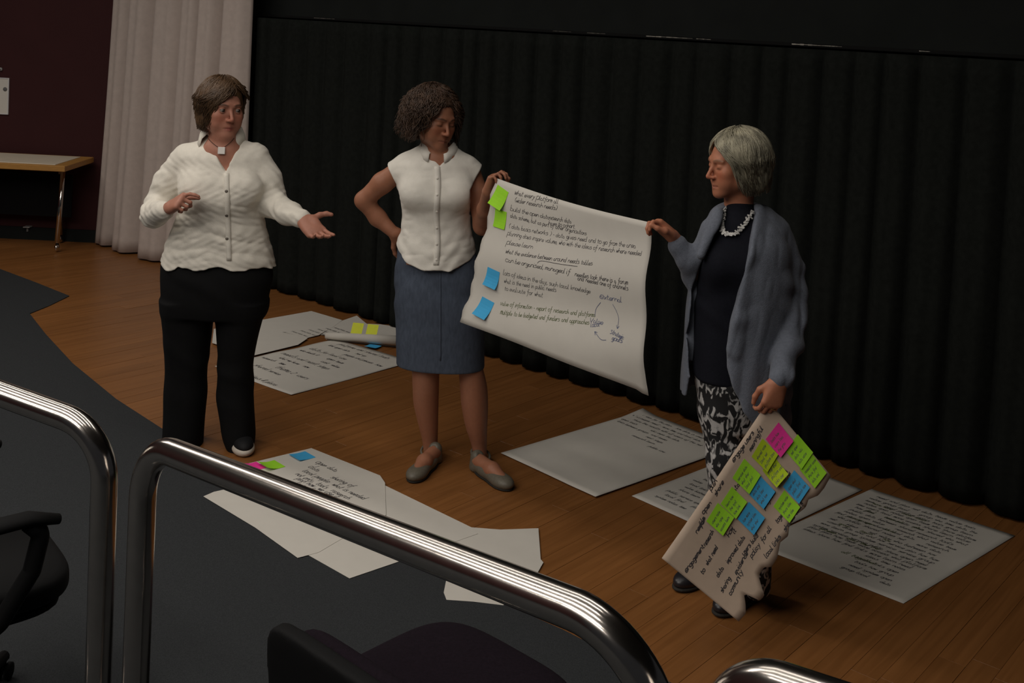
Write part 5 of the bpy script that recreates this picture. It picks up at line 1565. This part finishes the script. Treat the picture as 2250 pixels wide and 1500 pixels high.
# ------------------------------------------------------------------ two dark chairs in the foreground, beyond the rails
def swivel_base(o, c, zseat):
    for k in range(5):
        a = .3 + k * 2 * math.pi / 5; e = V3(c[0] + math.cos(a) * .29, c[1] + math.sin(a) * .29, .075)
        MB().tube([V3(c[0], c[1], .11), e], [.024, .016], 10).build('base_leg', M['blackplastic'], o)
        cs = MB()
        for d in (-.014, .014):
            t = V3(-math.sin(a), math.cos(a), 0) * d
            cs.lathe(tuple(V3(e[0], e[1], .0315) + t - V3(-math.sin(a), math.cos(a), 0) * .008), [(.018, 0), (.025, .003), (.025, .013), (.018, .016)], 14, (-math.sin(a), math.cos(a), 0))
        cs.tube([e, (e[0], e[1], .035)], .007, 8).build('caster', M['blackplastic'], o)
    MB().tube([(c[0], c[1], .09), (c[0], c[1], zseat - .05)], .026, 14).build('gas_post', M['blackplastic'], o)
def office_chair(label, c, yaw, back_top, back_w=.23, arms=True, tilt=.10, bh=.46):
    """chair facing yaw (0 = towards the stage); c = foot point"""
    f = V3(math.sin(yaw), math.cos(yaw), 0); s = V3(math.cos(yaw), -math.sin(yaw), 0); up = V3(0, 0, 1)
    o = empty('office_chair', (c[0], c[1], 0), label, 'chair'); c = V3(c[0], c[1], 0)
    zs = .46
    swivel_base(o, c, zs)
    A = np.array([s, f, up])
    L = lambda x, y, z: c + s * x + f * y + up * z
    def slab(cx, cy, cz, rx, ry, rz, n, rot=None):
        B = A if rot is None else rot; c0 = L(cx, cy, cz)
        def q(P):
            d = np.abs((P - c0) @ B.T) / np.array([rx, ry, rz])
            return ((d ** n).sum(1) ** (1 / n) - 1) * min(rx, ry, rz)
        return Sh(q, c0, max(rx, ry, rz) * 1.5, .02)
    solid('seat', [slab(0, .02, zs, .24, .23, .045, 4)], .007, M['purple'] if not arms else M['blackplastic'], o)
    solid('seat_pan', [slab(0, .02, zs - .05, .22, .21, .018, 4)], .007, M['blackplastic'], o)
    ct, st = math.cos(tilt), math.sin(tilt)
    bu = up * ct - f * st; bn = f * ct + up * st
    B = np.array([s, bn, bu]); zc = back_top - bh / 2
    yb = -.25 - .0
    solid('backrest', [slab(0, yb + .03 + 0, zc, back_w, .034, bh / 2, 5, B)], .007, M['purple'], o)
    solid('back_shell', [slab(0, yb - .012, zc, back_w + .012, .022, bh / 2 + .012, 9, B)], .006, M['blackplastic'], o)
    m = MB(); m.tube([L(0, -.05, zs - .055), L(0, -.22, zs - .045), L(0, yb - .045, zs + .06), L(0, yb - .05, zc)], [.030, .030, .030, .022], 12, flat=(tuple(f), .6)).build('back_bracket', M['blackplastic'], o)
    if arms:
        for q in (-1, 1):
            x = q * .27
            pts = [L(x * .8, .02, zs - .06), L(x, .04, zs - .02), L(x * 1.04, .11, zs + .10), L(x * 1.04, .13, zs + .19), L(x * 1.04, .10, zs + .222)]
            pts = [tuple(p) for p in pts]
            m = MB(); m.tube(bend(pts, .03, 5), [.022] * len(bend(pts, .03, 5)), 12)
            m.build('arm_bracket', M['blackplastic'], o)
            pd = [L(x * 1.04, .17, zs + .215), L(x * 1.04, .10, zs + .232), L(x * 1.04, -.02, zs + .228), L(x * 1.04, -.12, zs + .190), L(x * 1.02, -.20, zs + .14)]
            MB().tube(pd, [.020, .030, .032, .030, .018], 14, flat=((0, 0, 1), .55)).build('arm_pad', M['blackplastic'], o)
            MB().tube([L(x * 1.04, -.11, zs + .21), L(x * 1.02, -.14, zs + .10), L(x * .95, -.10, zs - .02), L(x * .8, -.05, zs - .055)], [.016, .022, .024, .02], 12).build('arm_brace', M['blackplastic'], o)
    return o
office_chair('dark office chair with black looped armrests at the lower left, behind the left handrail', (-1.37, 2.80), .9, .93)
office_chair('black-backed chair with purple padding, its back top showing under the long handrail', (-.085, 2.36), .74, .655, arms=False)
